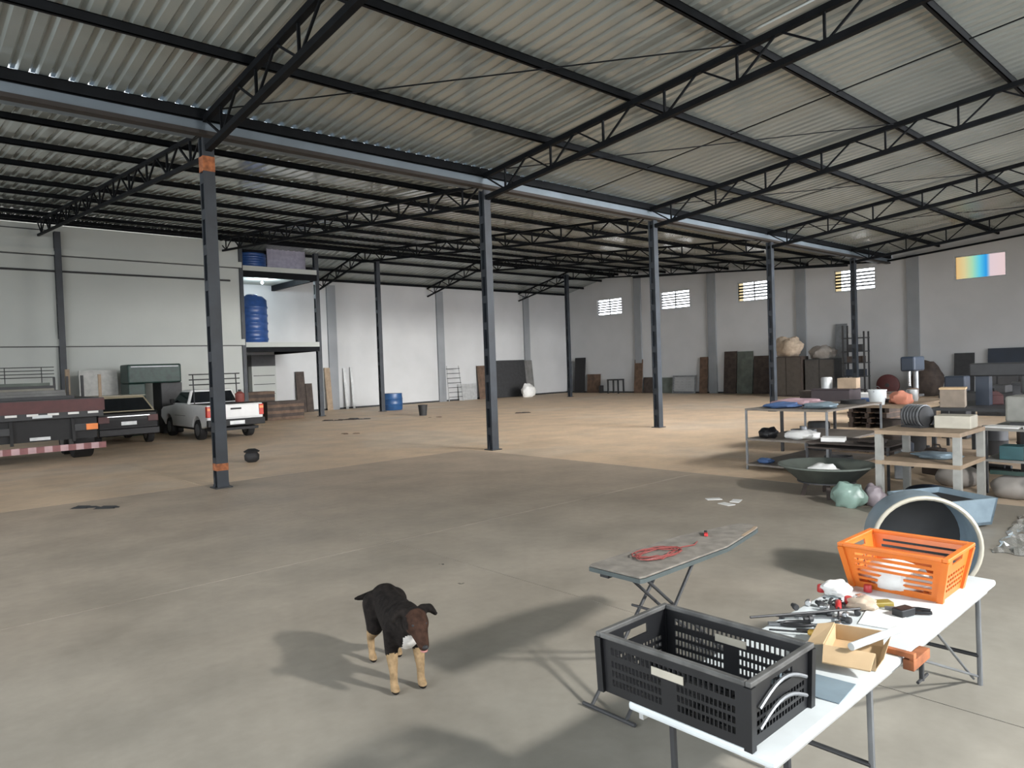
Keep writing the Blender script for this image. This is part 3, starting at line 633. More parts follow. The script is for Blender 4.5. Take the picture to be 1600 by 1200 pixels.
MB().prism([(-0.262,0.062),(0.262,0.062),(0.325,0.25),(-0.325,0.25)], lambda y, z, x: (y, x, z), -0.355, 0.355).build('dark_inside', black, tr)  # black block that makes the open top look dark
for s_ in (-0.2, 0.2): MB().box(-0.25, 0.25, s_-0.03, s_+0.03, 0, 0.029).build('skid', dkgrey, tr)
b = MB(); n, m_ = 30, 18; rnd = random.Random(4)
h = [[0.012+0.05*rnd.random()**2 for _ in range(m_+1)] for _ in range(n+1)]
for lay in (0, 1):
    for i in range(n+1):
        for j_ in range(m_+1):
            e = i in (0, n) or j_ in (0, m_); b.v.append((1.9*i/n-0.95+0.03*math.sin(j_*1.3), 0.75*j_/m_-0.375+0.02*math.sin(i*0.9), (0.004 if e else h[i][j_]) if lay else 0.0))
q = (n+1)*(m_+1)
for i in range(n):
    for j_ in range(m_):
        a = i*(m_+1)+j_; b.f.append((a, a+1, a+m_+2, a+m_+1)); b.f.append((q+a, q+a+m_+1, q+a+m_+2, q+a+1))
o = solo('silver_film', b, foil, 'crumpled silvery plastic film spread on the floor right of the trough', 'plastic film', (8.7, 1.60, 0.001), (0, 0, 0.1))
# ------------------------------------------------------------------ vehicles
def wheel(t, x, y, r, wd):
    wl_ = MB().lathe([(r*0.62,-wd/2),(r*0.95,-wd/2),(r,-wd/2+0.03),(r,wd/2-0.03),(r*0.95,wd/2),(r*0.62,wd/2)], 28, (x,y,r), axis='x').build('wheel', black, t, True)
    MB().lathe([(r*0.2,-wd/2-0.012),(r*0.6,-wd/2-0.004),(r*0.6,wd/2+0.004),(r*0.2,wd/2+0.012)], 16, (x,y,r), axis='x').build('rim', greym, wl_, True)
def profile(pts, arches, zb):
    """closed side outline (y,z): top points given front to back, underside with wheel arches"""
    o = list(pts)
    for yc, r in sorted(arches): o += [(yc+r*math.cos(math.pi-math.pi*i/10), zb+r*0.95*math.sin(math.pi*i/10)) for i in range(11)]
    return o
def greenhouse(t, half, wt, y0b, y0t, y1t, y1b, zb, zt, m, mg):
    b = MB().add([(-half,y0b,zb),(half,y0b,zb),(half,y1b,zb),(-half,y1b,zb),(-wt,y0t,zt),(wt,y0t,zt),(wt,y1t,zt),(-wt,y1t,zt)], [(3,2,1,0),(4,5,6,7),(0,1,5,4),(1,2,6,5),(2,3,7,6),(3,0,4,7)])
    b.build('cab', m, t, bevel=0.05)
    def pane(P, nm):
        c = sum((Vector(p) for p in P), Vector())/4; nr = (Vector(P[1])-Vector(P[0])).cross(Vector(P[3])-Vector(P[0])).normalized()
        if nr.dot(c-Vector((0,(y0b+y1b)/2,(zb+zt)/2))) < 0: nr = -nr
        v = [Vector(p)+(c-Vector(p))*0.1 for p in P]; v = [q+nr*0.002 for q in v]+[q+nr*0.008 for q in v]
        MB().add(v, [(0,1,2,3),(7,6,5,4),(0,4,5,1),(1,5,6,2),(2,6,7,3),(3,7,4,0)]).build(nm, mg, t)
    L = lambda a, c, k: tuple(a[i]+(c[i]-a[i])*k for i in range(3))
    A = [(-half,y0b,zb),(half,y0b,zb),(half,y1b,zb),(-half,y1b,zb)]; T = [(-wt,y0t,zt),(wt,y0t,zt),(wt,y1t,zt),(-wt,y1t,zt)]
    lo = [L(A[i],T[i],0.06) for i in range(4)]; hi = [L(A[i],T[i],0.9) for i in range(4)]
    pane([lo[0],lo[1],hi[1],hi[0]], 'rear_window'); pane([lo[2],lo[3],hi[3],hi[2]], 'windscreen')
    pane([lo[3],lo[0],hi[0],hi[3]], 'side_window'); pane([lo[1],lo[2],hi[2],hi[1]], 'side_window')
# white pickup, tail towards the viewer
pk = thing('pickup_truck', 'white pickup truck parked tail outwards behind the nearest column', 'pickup', (8.02, 21.2, 0), 0.0)
W2 = 0.83
o = profile([(4.45,0.62),(4.40,0.86),(4.2,0.95),(3.35,1.02),(2.95,1.06),(0.0,1.06),(-0.02,0.72),(0.02,0.45)], [(0.92,0.38),(3.62,0.38)], 0.36)
MB().prism(o, lambda y, z, x: (x, y, z), -W2, W2).build('body', vwhite, pk, bevel=0.03)
MB().box(-W2+0.1, W2-0.1, 0.1, 1.72, 1.061, 1.075).build('bed_cover', black, pk)
greenhouse(pk, 0.80, 0.64, 1.78, 1.92, 2.75, 3.35, 1.05, 1.50, vwhite, vglass)
MB().box(-0.70, 0.70, -0.035, -0.018, 0.66, 1.03).build('tailgate', vwhite, pk, bevel=0.006)
MB().box(-0.16, 0.16, -0.05, -0.036, 0.90, 0.95).build('tailgate_handle', black, pk)
MB().box(-0.85, 0.85, -0.12, 0.03, 0.42, 0.62).build('rear_bumper', black, pk, bevel=0.02)
MB().box(-0.22, 0.22, -0.128, -0.121, 0.46, 0.57).build('number_plate', greyl, pk)
for s_ in (-1, 1):
    tl = MB().box(min(s_*0.71, s_*0.845), max(s_*0.71, s_*0.845), -0.04, 0.10, 0.70, 1.02).build('tail_lamp', tailr, pk, bevel=0.01)
    MB().box(min(s_*0.715, s_*0.835), max(s_*0.715, s_*0.835), -0.048, -0.041, 0.90, 0.97).build('indicator_lens', tailo, tl)
    MB().box(min(s_*0.92, s_*0.80), max(s_*0.92, s_*0.80), 3.0, 3.12, 1.08, 1.22).build('side_mirror', black, pk, bevel=0.02)
    wheel(pk, s_*0.72, 0.92, 0.31, 0.2); wheel(pk, s_*0.72, 3.62, 0.31, 0.2)
    MB().box(s_*W2-0.004, s_*W2+0.004, 1.95, 2.95, 0.70, 0.715).build('door_crease', greym, pk)
MB().box(-0.7, 0.7, 0.05, 4.1, 0.28, 0.36).build('chassis', black, pk)
for s_ in (-1, 1): MB().tube([(s_*0.66,1.55,1.03),(s_*0.66,1.62,1.98)], 0.02).build('rack_post', dkgrey, pk, True)
for z in (1.66, 1.82, 1.98): MB().tube([(-0.78,1.60,z),(0.78,1.60,z)], 0.018).build('rack_bar', dkgrey, pk, True)
t = thing('gas_canister', 'red canister standing on the pickup bed behind the near column', 'canister', (8.55, 22.2, 1.076))
MB().lathe([(0.12,0),(0.14,0.03),(0.14,0.26),(0.06,0.33)], 16).build('body', mat('dull_red_paint', (0.20,0.05,0.04), 0.6), t, True); MB().lathe([(0.05,0.331),(0.05,0.39)], 12).build('valve', dkgrey, t, True)
# black car
cr_ = thing('car', 'black hatchback car with a beige reflection coloured onto its roof parked between trailer and pickup', 'car', (5.42, 22.4, 0), 0.0)
o = profile([(3.9,0.5),(3.85,0.72),(3.0,0.88),(2.7,0.92),(0.06,0.98),(0.0,0.75),(0.02,0.35)], [(0.72,0.33),(3.1,0.33)], 0.26)
MB().prism(o, lambda y, z, x: (x, y, z), -0.8, 0.8).build('body', vblack, cr_, bevel=0.05)
greenhouse(cr_, 0.76, 0.56, 0.12, 0.55, 1.9, 2.75, 0.96, 1.42, tanroof, vglass)
MB().box(-0.6, 0.6, 0.5, 1.9, 1.421, 1.44).build('roof_panel', tanroof, cr_)
MB().box(-0.80, 0.80, -0.10, 0.05, 0.30, 0.52).build('rear_bumper', vblack, cr_, bevel=0.03)
MB().box(-0.2, 0.2, -0.012, -0.003, 0.60, 0.70).build('number_plate', greyl, cr_)
MB().box(-0.55, 0.55, -0.02, -0.002, 0.84, 0.87).build('chrome_strip', chrome, cr_)
for s_ in (-1, 1):
    MB().box(min(s_*0.5, s_*0.78), max(s_*0.5, s_*0.78), -0.015, 0.05, 0.68, 0.86).build('tail_lamp', maroon, cr_, bevel=0.01)
    wheel(cr_, s_*0.70, 0.72, 0.29, 0.18); wheel(cr_, s_*0.70, 3.1, 0.29, 0.18)
# flatbed trailer
tr = thing('flatbed_trailer', 'dark flatbed trailer with a striped rear bar and stacked boards, cut by the left edge', 'trailer', (2.85, 19.1, 0))
MB().box(-1.25, 1.25, 0, 6.0, 1.38, 1.50).build('deck', dkgrey, tr)
MB().box(-1.25, 1.25, -0.05, -0.001, 1.20, 1.48).build('rear_board', maroon, tr)
for x in (-1.0, -0.6, -0.2, 0.2, 0.6, 1.0):
    MB().box(x-0.11, x+0.11, -0.062, -0.051, 1.14, 1.19).build('reflector', white, tr)
MB().box(-1.22, 1.22, -0.03, 0.06, 1.06, 1.199).build('rear_beam', dkgrey, tr)
MB().box(-0.20, 0.18, -0.042, -0.031, 1.09, 1.16).build('sign_plate', whitep, tr)
MB().box(-1.1, 1.1, 0.12, 0.22, 0.55, 1.05).build('mud_flap_panel', black, tr)
for s_ in (-1, 1):
    MB().box(s_*0.42-0.05, s_*0.42+0.05, 0.08, 5.9, 1.05, 1.379).build('chassis_rail', black, tr)
    lp = MB().box(s_*0.85-0.22, s_*0.85+0.22, 0.02, 0.10, 0.74, 0.90).build('lamp_housing', dkgrey, tr)
    MB().box(s_*0.98-0.12, s_*0.98+0.12, 0.0, 0.019, 0.75, 0.89).build('tail_lamp', tailo, lp)
    MB().beam((s_*0.6, 0.12, 1.1), (s_*0.6, 0.0, 0.5), 0.06, 0.06).build('bar_bracket', black, tr)
    for y in (1.3, 2.5): wheel(tr, s_*0.98, y, 0.46, 0.42)
b = 0
for i in range(16):
    x = -1.25+i*2.5/16; bar = MB().prism([(x,0.30),(x+2.5/16,0.30),(x+2.5/16,0.44),(x,0.44)], lambda a, c, q: (a, q, c), -0.03, 0.03)
    bar.build('bar_stripe', pinkr if i % 2 else pinkw, tr)
MB().box(-0.25, 0.15, 0.10, 0.119, 0.58, 0.65).build('number_plate', greyl, tr)
for s_ in (-1.2, 1.2):
    for y in (0.1, 2.0, 3.9, 5.8): MB().box(s_-0.03, s_+0.03, y-0.03, y+0.03, 1.501, 2.05).build('stake', tan if y < 1 else dkgrey, tr)
for k in range(4): MB().tube([(-1.22, 5.85, 2.05+0.10*k), (1.22, 5.85, 2.05+0.10*k)], 0.012).build('rack_wire', dkgrey, tr, True)
for z in (2.05, 2.35): pass
for s_ in (-0.9, 0.0, 0.9): MB().tube([(s_,5.85,1.50),(s_,5.85,2.36)], 0.012).build('rack_upright', dkgrey, tr, True)
stk = [('dark', dkgrey, 1.9, 0.07), ('mid grey', greyb, 1.7, 0.06), ('grey', greyb, 1.8, 0.07), ('grey beige', mat('grey_beige_board', (0.20,0.19,0.16), 0.8), 1.5, 0.05), ('dark grey', dkgrey, 1.7, 0.06), ('grey green', greengrey, 1.6, 0.07)]
z = 1.502
for k, (nm, m, wd, h) in enumerate(stk):
    solo('board', MB().box(-wd/2, wd/2, 0, 4.2-0.2*k, 0, h), m, '%s board in the stack on the trailer, %s from the deck' % (nm, ordw[k]), 'board', (2.6-0.05*k, 19.4+0.1*k, z), group='boards stacked on the trailer'); z += h+0.002
# green arched machine and wall side things
t = thing('machine_housing', 'dark green arched machine housing between the car and the white wall', 'machine', (7.2, 26.6, 0))
MB().box(-0.85, 0.85, -0.5, 0.5, 1.75, 2.4).build('top_box', greend, t, bevel=0.05)
MB().box(-0.85, -0.32, -0.5, 0.5, 0, 1.749).build('side_leg', greend, t, bevel=0.03); MB().box(0.16, 0.85, -0.5, 0.5, 0, 1.749).build('side_leg', dkgrey, t, bevel=0.03)
MB().box(-0.75, 0.75, -0.512, -0.501, 2.30, 2.34).build('top_trim', greym, t)
solo('metal_sheet', MB().box(0, 1.15, 0, 0.05, 0, 2.25), mat('pale_grey_panel', (0.40,0.40,0.38), 0.7), 'pale grey sheet standing left of the green machine housing', 'sheet', (5.15, 27.2, 0), (-0.04, 0, 0))
solo('timber_post', MB().box(-0.06, 0.06, -0.06, 0.06, 0, 2.3), tan, 'pale timber post standing left of the pale grey sheet', 'post', (4.75, 26.9, 0))
# under the mezzanine
t = thing('white_cabinet', 'white shelved cabinet with a dark mesh upper panel under the mezzanine', 'cabinet', (13.5, 32.2, 0))
MB().box(-0.57, 0.57, -0.2, 0.2, 0, 2.3).build('body', wall_l, t)
MB().box(-0.57, 0.57, -0.19, 0.19, 2.301, 2.83).build('mesh_panel', dkgrey, t)
for z in (1.0, 1.45, 1.85): MB().box(-0.5, 0.5, -0.225, -0.201, z, z+0.03).build('rail', dkgrey, t)
t = thing('timber_crate', 'big brown timber crate standing right of the pickup tail', 'crate', (12.75, 28.55, 0))
for i in range(6): MB().box(-0.8, 0.8, -0.4, -0.375, 0.01+i*0.13, 0.125+i*0.13).build('plank', dkbrown if i % 2 else brown, t)
MB().box(-0.8, 0.8, -0.374, 0.4, 0.01, 0.77).build('body', dkbrown, t)
t = thing('timber_crate', 'smaller brown timber crate behind and left of the big one', 'crate', (12.5, 30.4, 0))
for i in range(9): MB().box(-0.6, 0.6, -0.4, -0.375, 0.01+i*0.13, 0.125+i*0.13).build('plank', dkbrown if i % 2 else brown, t)
MB().box(-0.6, 0.6, -0.374, 0.4, 0.01, 1.17).build('body', dkbrown, t)
def lean_y(name, x0, x1, h, m, label, cat, th=0.05, y=YF-0.03, ang=0.10):
    """a board leaning against the far left wall"""
    return solo(name, MB().box(0, x1-x0, 0, th, 0, h), m, label, cat, (x0, y-th*1.3-h*math.sin(ang)-0.02, th*math.sin(ang)), (-ang, 0, 0))
lean_y('plank', 15.3, 15.75, 2.0, dkbrown, 'dark brown plank leaning on the wall left of the mezzanine post', 'plank')
lean_y('plank', 15.8, 16.15, 1.4, dkbrown, 'short dark plank leaning beside the taller dark one at the mezzanine post', 'plank')
lean_y('plank', 16.85, 17.15, 2.15, tan, 'pale timber plank leaning on the wall right of the mezzanine post', 'plank')
lean_y('plank', 17.9, 18.05, 2.1, greyl, 'narrow pale grey strip leaning between pale plank and blue barrel', 'plank', 0.03)
lean_y('plank', 18.3, 18.42, 2.15, greyl, 'narrowest pale grey strip leaning left of the blue barrel', 'plank', 0.03)
t = thing('blue_barrel', 'dark blue plastic barrel standing right of a ridge column', 'barrel', (18.45, 28.95, 0))
MB().lathe([(0.45,0.0),(0.48,0.04),(0.49,0.25),(0.505,0.28),(0.49,0.31),(0.49,0.5),(0.505,0.53),(0.49,0.56),(0.47,0.76)], 28).build('body', bluep, t, True)
MB().lathe([(0.48,0.761),(0.48,0.80)], 28).build('lid', bluep, t, True)
solo('black_bucket', MB().lathe([(0.15,0),(0.19,0.42),(0.2,0.42),(0.2,0.44),(0.17,0.44)], 20), black, 'black bucket standing alone right of the blue barrel', 'bucket', (16.75, 24.0, 0), smooth=True)
t = thing('black_pot', 'small black pot with a lid on the floor right of the nearest column', 'pot', (6.1, 15.3, 0))
MB().lathe([(0.09,0),(0.15,0.05),(0.16,0.15),(0.11,0.22)], 20).build('body', black, t, True)
MB().lathe([(0.16,0.221),(0.17,0.24),(0.08,0.29)], 20).build('lid', black, t, True)
t = thing('metal_ladder', 'short metal step ladder leaning on the far wall left of the dark boards', 'ladder', (24.1, 31.9, 0)); t.rotation_euler = (-0.12, 0, 0)
for x in (0, 1.0): MB().beam((x, 0, 0), (x+(0.08 if x == 0 else -0.08), 0, 2.05), 0.04, 0.03).build('rail', greyl, t)
for k in range(7): MB().box(0.03, 0.97, -0.03, 0.03, 0.25+k*0.27, 0.28+k*0.27).build('rung', dkgrey, t)
lean_y('metal_sheet', 25.3, 26.65, 0.95, greyl, 'grey metal sheet leaning between the ladder and the dark boards', 'sheet', 0.03)
lean_y('board', 26.75, 27.4, 2.0, brown, 'brown board at the left end of the dark boards on the far wall', 'board')
lean_y('board', 27.42, 30.6, 2.28, dkgrey, 'wide dark board leaning on the far wall behind the middle column', 'board', 0.08)
lean_y('board', 30.65, 31.3, 2.25, greyb, 'grey board at the right end of the dark boards on the far wall', 'board')
solo('white_sack', lump(0.48, 0.35, 0.82, 21), white, 'white sack standing in front of the wide dark board', 'sack', (29.4, 31.0, 0), smooth=True)
# floor litter in the middle
rnd = random.Random(5)
for k, (px, l, lab) in enumerate((((13.573, 25.186), 0.9, 'dark flattened scrap on the floor nearest the mezzanine post'), ((14.317, 24.995), 1.0, 'dark scrap right of the one near the mezzanine post'), ((10.759, 19.396), 0.5, 'small brown scrap in front of the two dark ones'), ((19.575, 20.582), 0.9, 'brown debris on the floor between the two middle columns'), ((16.332, 22.579), 0.4, 'small brown scrap right of the black bucket'), ((2.409, 12.036), 0.55, 'dark twig like scrap on the near left floor'), ((3.776, 4.911), 0.06, 'tiny dark chip on the floor behind the dog'), ((4.020, 5.544), 0.05, 'tiny dark chip farther behind the dog'))):
    m = [dkbrown, dkgrey, brown, dkbrown, brown, dkgrey, black, black][k]; b = MB()
    for q in range(5):
        x, y = rnd.uniform(-l/2, l/2), rnd.uniform(-l/5, l/5); w_ = l*rnd.uniform(0.15, 0.3); b.add([(x-w_,y-w_*0.25,0),(x+w_,y-w_*0.2,0),(x+w_*0.8,y+w_*0.3,0),(x-w_*0.9,y+w_*0.25,0),(x-w_*0.6,y,w_*0.18),(x+w_*0.6,y,w_*0.16)], [(3,2,1,0),(0,1,5,4),(1,2,5),(2,3,4,5),(3,0,4)])
    solo('floor_scrap', b, m, lab, 'scrap', (px[0], px[1], 0.001), (0, 0, -0.75))
for k, px in enumerate(((8.396, 5.268), (8.457, 4.968), (8.196, 4.954))):
    solo('paper_scrap', MB().box(-0.10, 0.10, -0.06, 0.06, 0, 0.006), white, ['left', 'right', 'nearest'][k]+' one of three white paper scraps on the floor before the rack', 'paper', (px[0], px[1], 0.001), (0, 0, -0.7+k))
# ------------------------------------------------------------------ racks and benches on the right
def rack(name, label, cat, x0, x1, y0, y1, levels, top_m, leg_m, legw=0.03, th=0.03):
    t = thing(name, label, cat, (x0, y0, 0)); L, Wd = x1-x0, y1-y0
    for k, z in enumerate(levels): MB().box(0, L, 0, Wd, z-th, z).build('shelf' if k else ('table_top' if len(levels) == 1 else 'top_shelf'), top_m, t)
    zt = max(levels)-th
    for x in (legw/2, L-legw/2):
        for y in (legw/2, Wd-legw/2):
            zs = sorted(levels); prev = 0.0
            b = MB()
            for z in zs: b.box(x-legw/2, x+legw/2, y-legw/2, y+legw/2, prev, z-th-0.0005); prev = z+0.0005
            b.build('leg', leg_m, t)
    return t
rack('steel_rack', 'three level dark steel rack at the left end of the clutter, nearest the columns', 'rack', 11.0, 13.2, 4.85, 6.25, [1.04, 0.53, 0.10], mat('worn_dark_shelf', (0.16,0.14,0.12), 0.6), greym)
rack('work_table', 'long timber topped table behind the three level rack', 'table', 13.5, 16.0, 4.6, 6.9, [0.95], tan, dkgrey, 0.05, 0.04)
rack('low_table', 'low dark two board table in front of the rack', 'table', 10.14, 10.95, 3.65, 4.80, [0.64, 0.57], dkbrown, dkgrey, 0.03, 0.022)
t = rack('workbench', 'timber workbench with thick pale legs right of the low table', 'workbench', 9.4, 10.42, 2.6, 3.55, [0.93, 0.55], tan, mat('pale_grey_paint', (0.27,0.27,0.25), 0.6), 0.08, 0.05)
rack('work_table', 'pale topped table at the right edge piled with papers and machines', 'table', 10.9, 12.9, 0.9, 2.75, [0.86, 0.45], mat('worn_grey_top', (0.20,0.195,0.18), 0.6), dkgrey, 0.05, 0.03)
rack('work_table', 'dark steel table behind the pale topped table at the right', 'table', 13.3, 15.6, 2.2, 4.1, [0.95], dkgrey, dkgrey, 0.06, 0.05)
def item(name, mb, m, label, cat, loc, rz=0.0, smooth=False, bevel=0, group=None): return solo(name, mb, m, label, cat, loc, (0, 0, rz), group, smooth, bevel)
item('cloth_bundle', lump(0.22,0.28,0.10,31), bluecl, 'blue cloth bundle on the top shelf of the steel rack', 'cloth', (11.35,5.75,1.0405), 0.3, True)
item('cloth_bundle', lump(0.22,0.42,0.13,32), pink, 'pink cloth bundle behind the blue one on the rack', 'cloth', (11.95,5.75,1.0405), 0.1, True)
item('cloth_bundle', lump(0.20,0.26,0.10,33), paleblue, 'pale blue cloth bundle at the right of the rack top', 'cloth', (11.4,5.12,1.0405), 0.1, True)
item('black_bag', lump(0.15,0.15,0.18,34), blackp, 'black bag at the left of the middle rack shelf', 'bag', (11.25,5.95,0.5305), 0, True)
item('white_bag', lump(0.2,0.28,0.15,35), white, 'greyish white bag beside the black bag on the middle rack shelf', 'bag', (11.35,5.42,0.5305), 0, True)
item('cloth_bundle', lump(0.12,0.14,0.09,36), bluecl, 'small blue bundle at the left of the lowest rack shelf', 'cloth', (11.2,6.0,0.1005), 0, True)
item('grey_bundle', lump(0.25,0.38,0.09,37), greyb, 'flat grey bundle on the lowest rack shelf', 'cloth', (11.5,5.35,0.1005), 0, True)
item('dark_bundle', lump(0.16,0.2,0.08,38), dkbrown, 'dark lumpy bundle at the right of the low table', 'cloth', (10.4,3.95,0.6405), 0, True)
item('white_box', MB().box(-0.12,0.12,-0.16,0.16,0,0.06), white, 'flat white box at the left of the low table', 'box', (10.4,4.5,0.6405), 0.3, bevel=0.005)
t = thing('mixing_tub', 'wide shallow grey tub with white rags on a dark stand before the rack', 'tub', (9.5, 4.22, 0))
MB().lathe([(0.36,0.22),(0.58,0.42),(0.61,0.42),(0.61,0.44),(0.56,0.44),(0.35,0.25)], 28).build('basin', greengrey, t, True); MB().lathe([(0.001,0.20),(0.37,0.20),(0.37,0.219),(0.001,0.219)], 24).build('base_ring', dkgrey, t)
for a in range(4): MB().beam((0.3*math.cos(a*1.57+0.5),0.3*math.sin(a*1.57+0.5),0), (0.25*math.cos(a*1.57+0.5),0.25*math.sin(a*1.57+0.5),0.2), 0.05, 0.05).build('leg', dkbrown, t)
item('white_rag', lump(0.17,0.22,0.18,41), white, 'white rag heaped in the grey tub', 'rag', (9.48,4.25,0.255), 0, True)
item('plastic_bag', lump(0.16,0.19,0.31,42), greenbag, 'pale green filled plastic bag on the floor before the grey tub', 'bag', (8.991, 3.729, 0), 0, True)
item('plastic_bag', lump(0.13,0.13,0.26,43), lilacbag, 'pale mauve filled plastic bag right of the green one', 'bag', (9.22, 3.50, 0), 0, True)
t = thing('old_motor', 'dark ribbed motor standing on the timber workbench', 'motor', (10.0, 3.25, 0.931), 1.2)
MB().lathe([(0.08,-0.16),(0.13,-0.14),(0.13,0.14),(0.08,0.16)], 18, (0,0,0.15), axis='x').build('body', dkgrey, t, True)
for q in range(6): MB().lathe([(0.131,-0.012),(0.145,-0.01),(0.145,0.01),(0.131,0.012)], 18, (-0.11+q*0.044,0,0.15), axis='x', cap=False).build('cooling_rib', greym, t)
MB().box(-0.14,0.14,-0.12,0.12,0,0.03).build('foot', dkgrey, t); MB().tube([(0.16,0,0.15),(0.22,0,0.15)], 0.018).build('shaft', chrome, t, True)
item('cream_box', MB().box(-0.18,0.18,-0.2,0.2,0,0.16), cream, 'cream metal box beside the motor on the workbench', 'box', (10.12,2.84,0.9305), 0.05, bevel=0.01)
item('blue_cloth', lump(0.2,0.25,0.08,45), paleblue, 'pale blue cloth on the lower shelf of the workbench', 'cloth', (9.95,3.0,0.5505), 0, True)
solo('dark_tarp', lump(0.28,0.34,0.2,46), navy, 'dark blue tarp heap on the floor under the timber workbench', 'tarp', (9.92, 3.07, 0), smooth=True)
# on the timber table behind
item('dark_box', MB().box(-0.3,0.3,-0.36,0.36,0,0.28).box(-0.32,0.32,-0.38,0.38,0.281,0.3), mat('dark_plum_box', (0.035,0.025,0.028), 0.6), 'big dark plum box on the long timber table', 'box', (13.9,5.95,0.951), 0.05, bevel=0.008)
item('wood_block', MB().box(-0.15,0.15,-0.17,0.17,0,0.2), tan, 'pale wooden block lying on the dark plum box', 'block', (13.9,5.7,1.252), 0.15, bevel=0.006)
item('white_tin', MB().lathe([(0.1,0),(0.105,0.2),(0.09,0.22)], 16), greyl, 'grey tin beside the wooden block on the dark plum box', 'tin', (13.85,6.1,1.252), 0, True)
t = thing('white_bucket', 'white bucket with a handle at the front of the long timber table', 'bucket', (13.8, 5.15, 0.951))
MB().lathe([(0.12,0),(0.155,0.26),(0.165,0.26),(0.165,0.28),(0.14,0.28)], 20).build('body', whitep, t, True)
MB().tube([(0.16*math.cos(i*math.pi/8), 0.0, 0.24+0.1*math.sin(i*math.pi/8)) for i in range(9)], 0.006, 6).build('handle', dkgrey, t, True)
item('orange_cloth', lump(0.14,0.2,0.24,48), mat('faded_orange_cloth', (0.50,0.20,0.13), 0.8), 'faded orange cloth heap right of the white bucket', 'cloth', (14.1,4.85,0.951), 0, True)
item('white_tray', MB().box(-0.25,0.25,-0.3,0.3,0,0.14), white, 'white tray box at the back of the long timber table', 'box', (15.3,5.9,0.951), 0.1, bevel=0.01)
item('blue_tray', MB().box(-0.22,0.22,-0.35,0.35,0,0.06), bluecl, 'flat blue tray in front of the white tray box', 'tray', (14.75,5.75,0.951), 0.1, bevel=0.008)
for k, (x, y, m, l) in enumerate(((14.0,4.72+0.0,dkgrey,'dark'),(15.0,4.95,greyl,'pale grey'),(15.5,5.1,brown,'brown'))):
    if k: item('tin_can', MB().lathe([(0.09,0),(0.1,0.01),(0.1,0.22),(0.085,0.23)], 16), m, l+' tin can at the right end of the long timber table', 'tin', (x,y,0.951), 0, True)
# right: machines and papers
o = item('carton', MB().box(-0.2,0.2,-0.18,0.18,0,0.3), mat('brown_grey_carton', (0.22,0.18,0.14), 0.8), 'brown grey carton with a pale lid on the dark steel table', 'box', (13.6,3.85,0.951), 0.2, bevel=0.006)
MB().box(-0.21,0.21,-0.19,0.19,0.301,0.33).build('lid', card, o)
t = thing('machine_press', 'dark navy steel press frame with a long overhead beam at the right edge', 'machine', (14.2, 2.6, 0.951))
MB().box(-0.1,0.1,0.85,1.05,0,0.5).build('upright', navy, t); MB().box(-0.1,0.1,-0.35,-0.15,0,0.5).build('upright', navy, t)
MB().box(-0.18,0.18,-0.4,1.12,0.501,0.72).build('overhead_beam', dkgrey, t, bevel=0.02); MB().lathe([(0.1,0.2),(0.12,0.22),(0.12,0.5)], 14, (0,0.3,0)).build('ram', greym, t, True)
t = thing('grey_machine', 'pale grey machine casing on the pale topped table at the right edge', 'machine', (11.6, 2.15, 0.861))
MB().box(-0.25,0.25,-0.5,0.45,0.05,0.40).build('casing', mat('grey_beige_casing', (0.20,0.20,0.18), 0.55), t, bevel=0.03); MB().box(-0.262,-0.251,-0.2,0.1,0.12,0.25).build('slot_panel', dkgrey, t)
MB().box(-0.22,0.22,-0.45,0.4,0,0.049).build('foot', dkgrey, t)
for k in range(4): item('paper_stack', MB().box(-0.14,0.14,-0.2,0.2,0,0.02+0.01*k), [white, greyl, white, cream][k], ['white','pale grey','thick white','cream'][k]+' paper stack along the front edge of the pale topped table', 'paper', (11.1+0.02*k,2.55-0.43*k,0.861), 0.1*k-0.1)
item('teal_box', MB().box(-0.15,0.15,-0.13,0.13,0,0.18), mat('dark_teal_paint', (0.03,0.09,0.10), 0.6), 'dark teal box on the lower shelf of the pale topped table', 'box', (11.1,2.45,0.4505), 0, bevel=0.01)
item('rust_box', MB().box(-0.2,0.2,-0.3,0.3,0,0.22), brown, 'rusty brown box beside the teal one on the lower shelf', 'box', (11.2,1.75,0.4505), 0, bevel=0.01)
for k, (x, y, l) in enumerate(((11.3,3.15,'left'),(10.75,2.35,'right'))):
    t = thing('cement_sack', 'grey cement sack, %s one of two on the floor behind the silver film' % l, 'sack', (x, y, 0), 0.2)
    lump(0.26,0.27,0.30,60+k,amp=0.06).build('body', mat('grey_sack', (0.27,0.25,0.23), 0.9, var=0.06), t, True)
solo('green_bar', MB().box(-0.02,0.02,-0.25,0.25,0,0.05), greend, 'dark green bar lying across the right cement sack', 'bar', (10.62, 2.35, 0.302))
t = thing('step_stool', 'dark grey steel stool with splayed legs at the right edge', 'stool', (10.15, 1.5, 0))
MB().box(-0.18,0.18,-0.18,0.18,0.60,0.64).build('seat', dkgrey, t)
for sx_ in (-1, 1):
    for sy_ in (-1, 1): MB().beam((sx_*0.15,sy_*0.15,0.599), (sx_*0.24,sy_*0.24,0.0), 0.03, 0.03).build('leg', dkgrey, t)
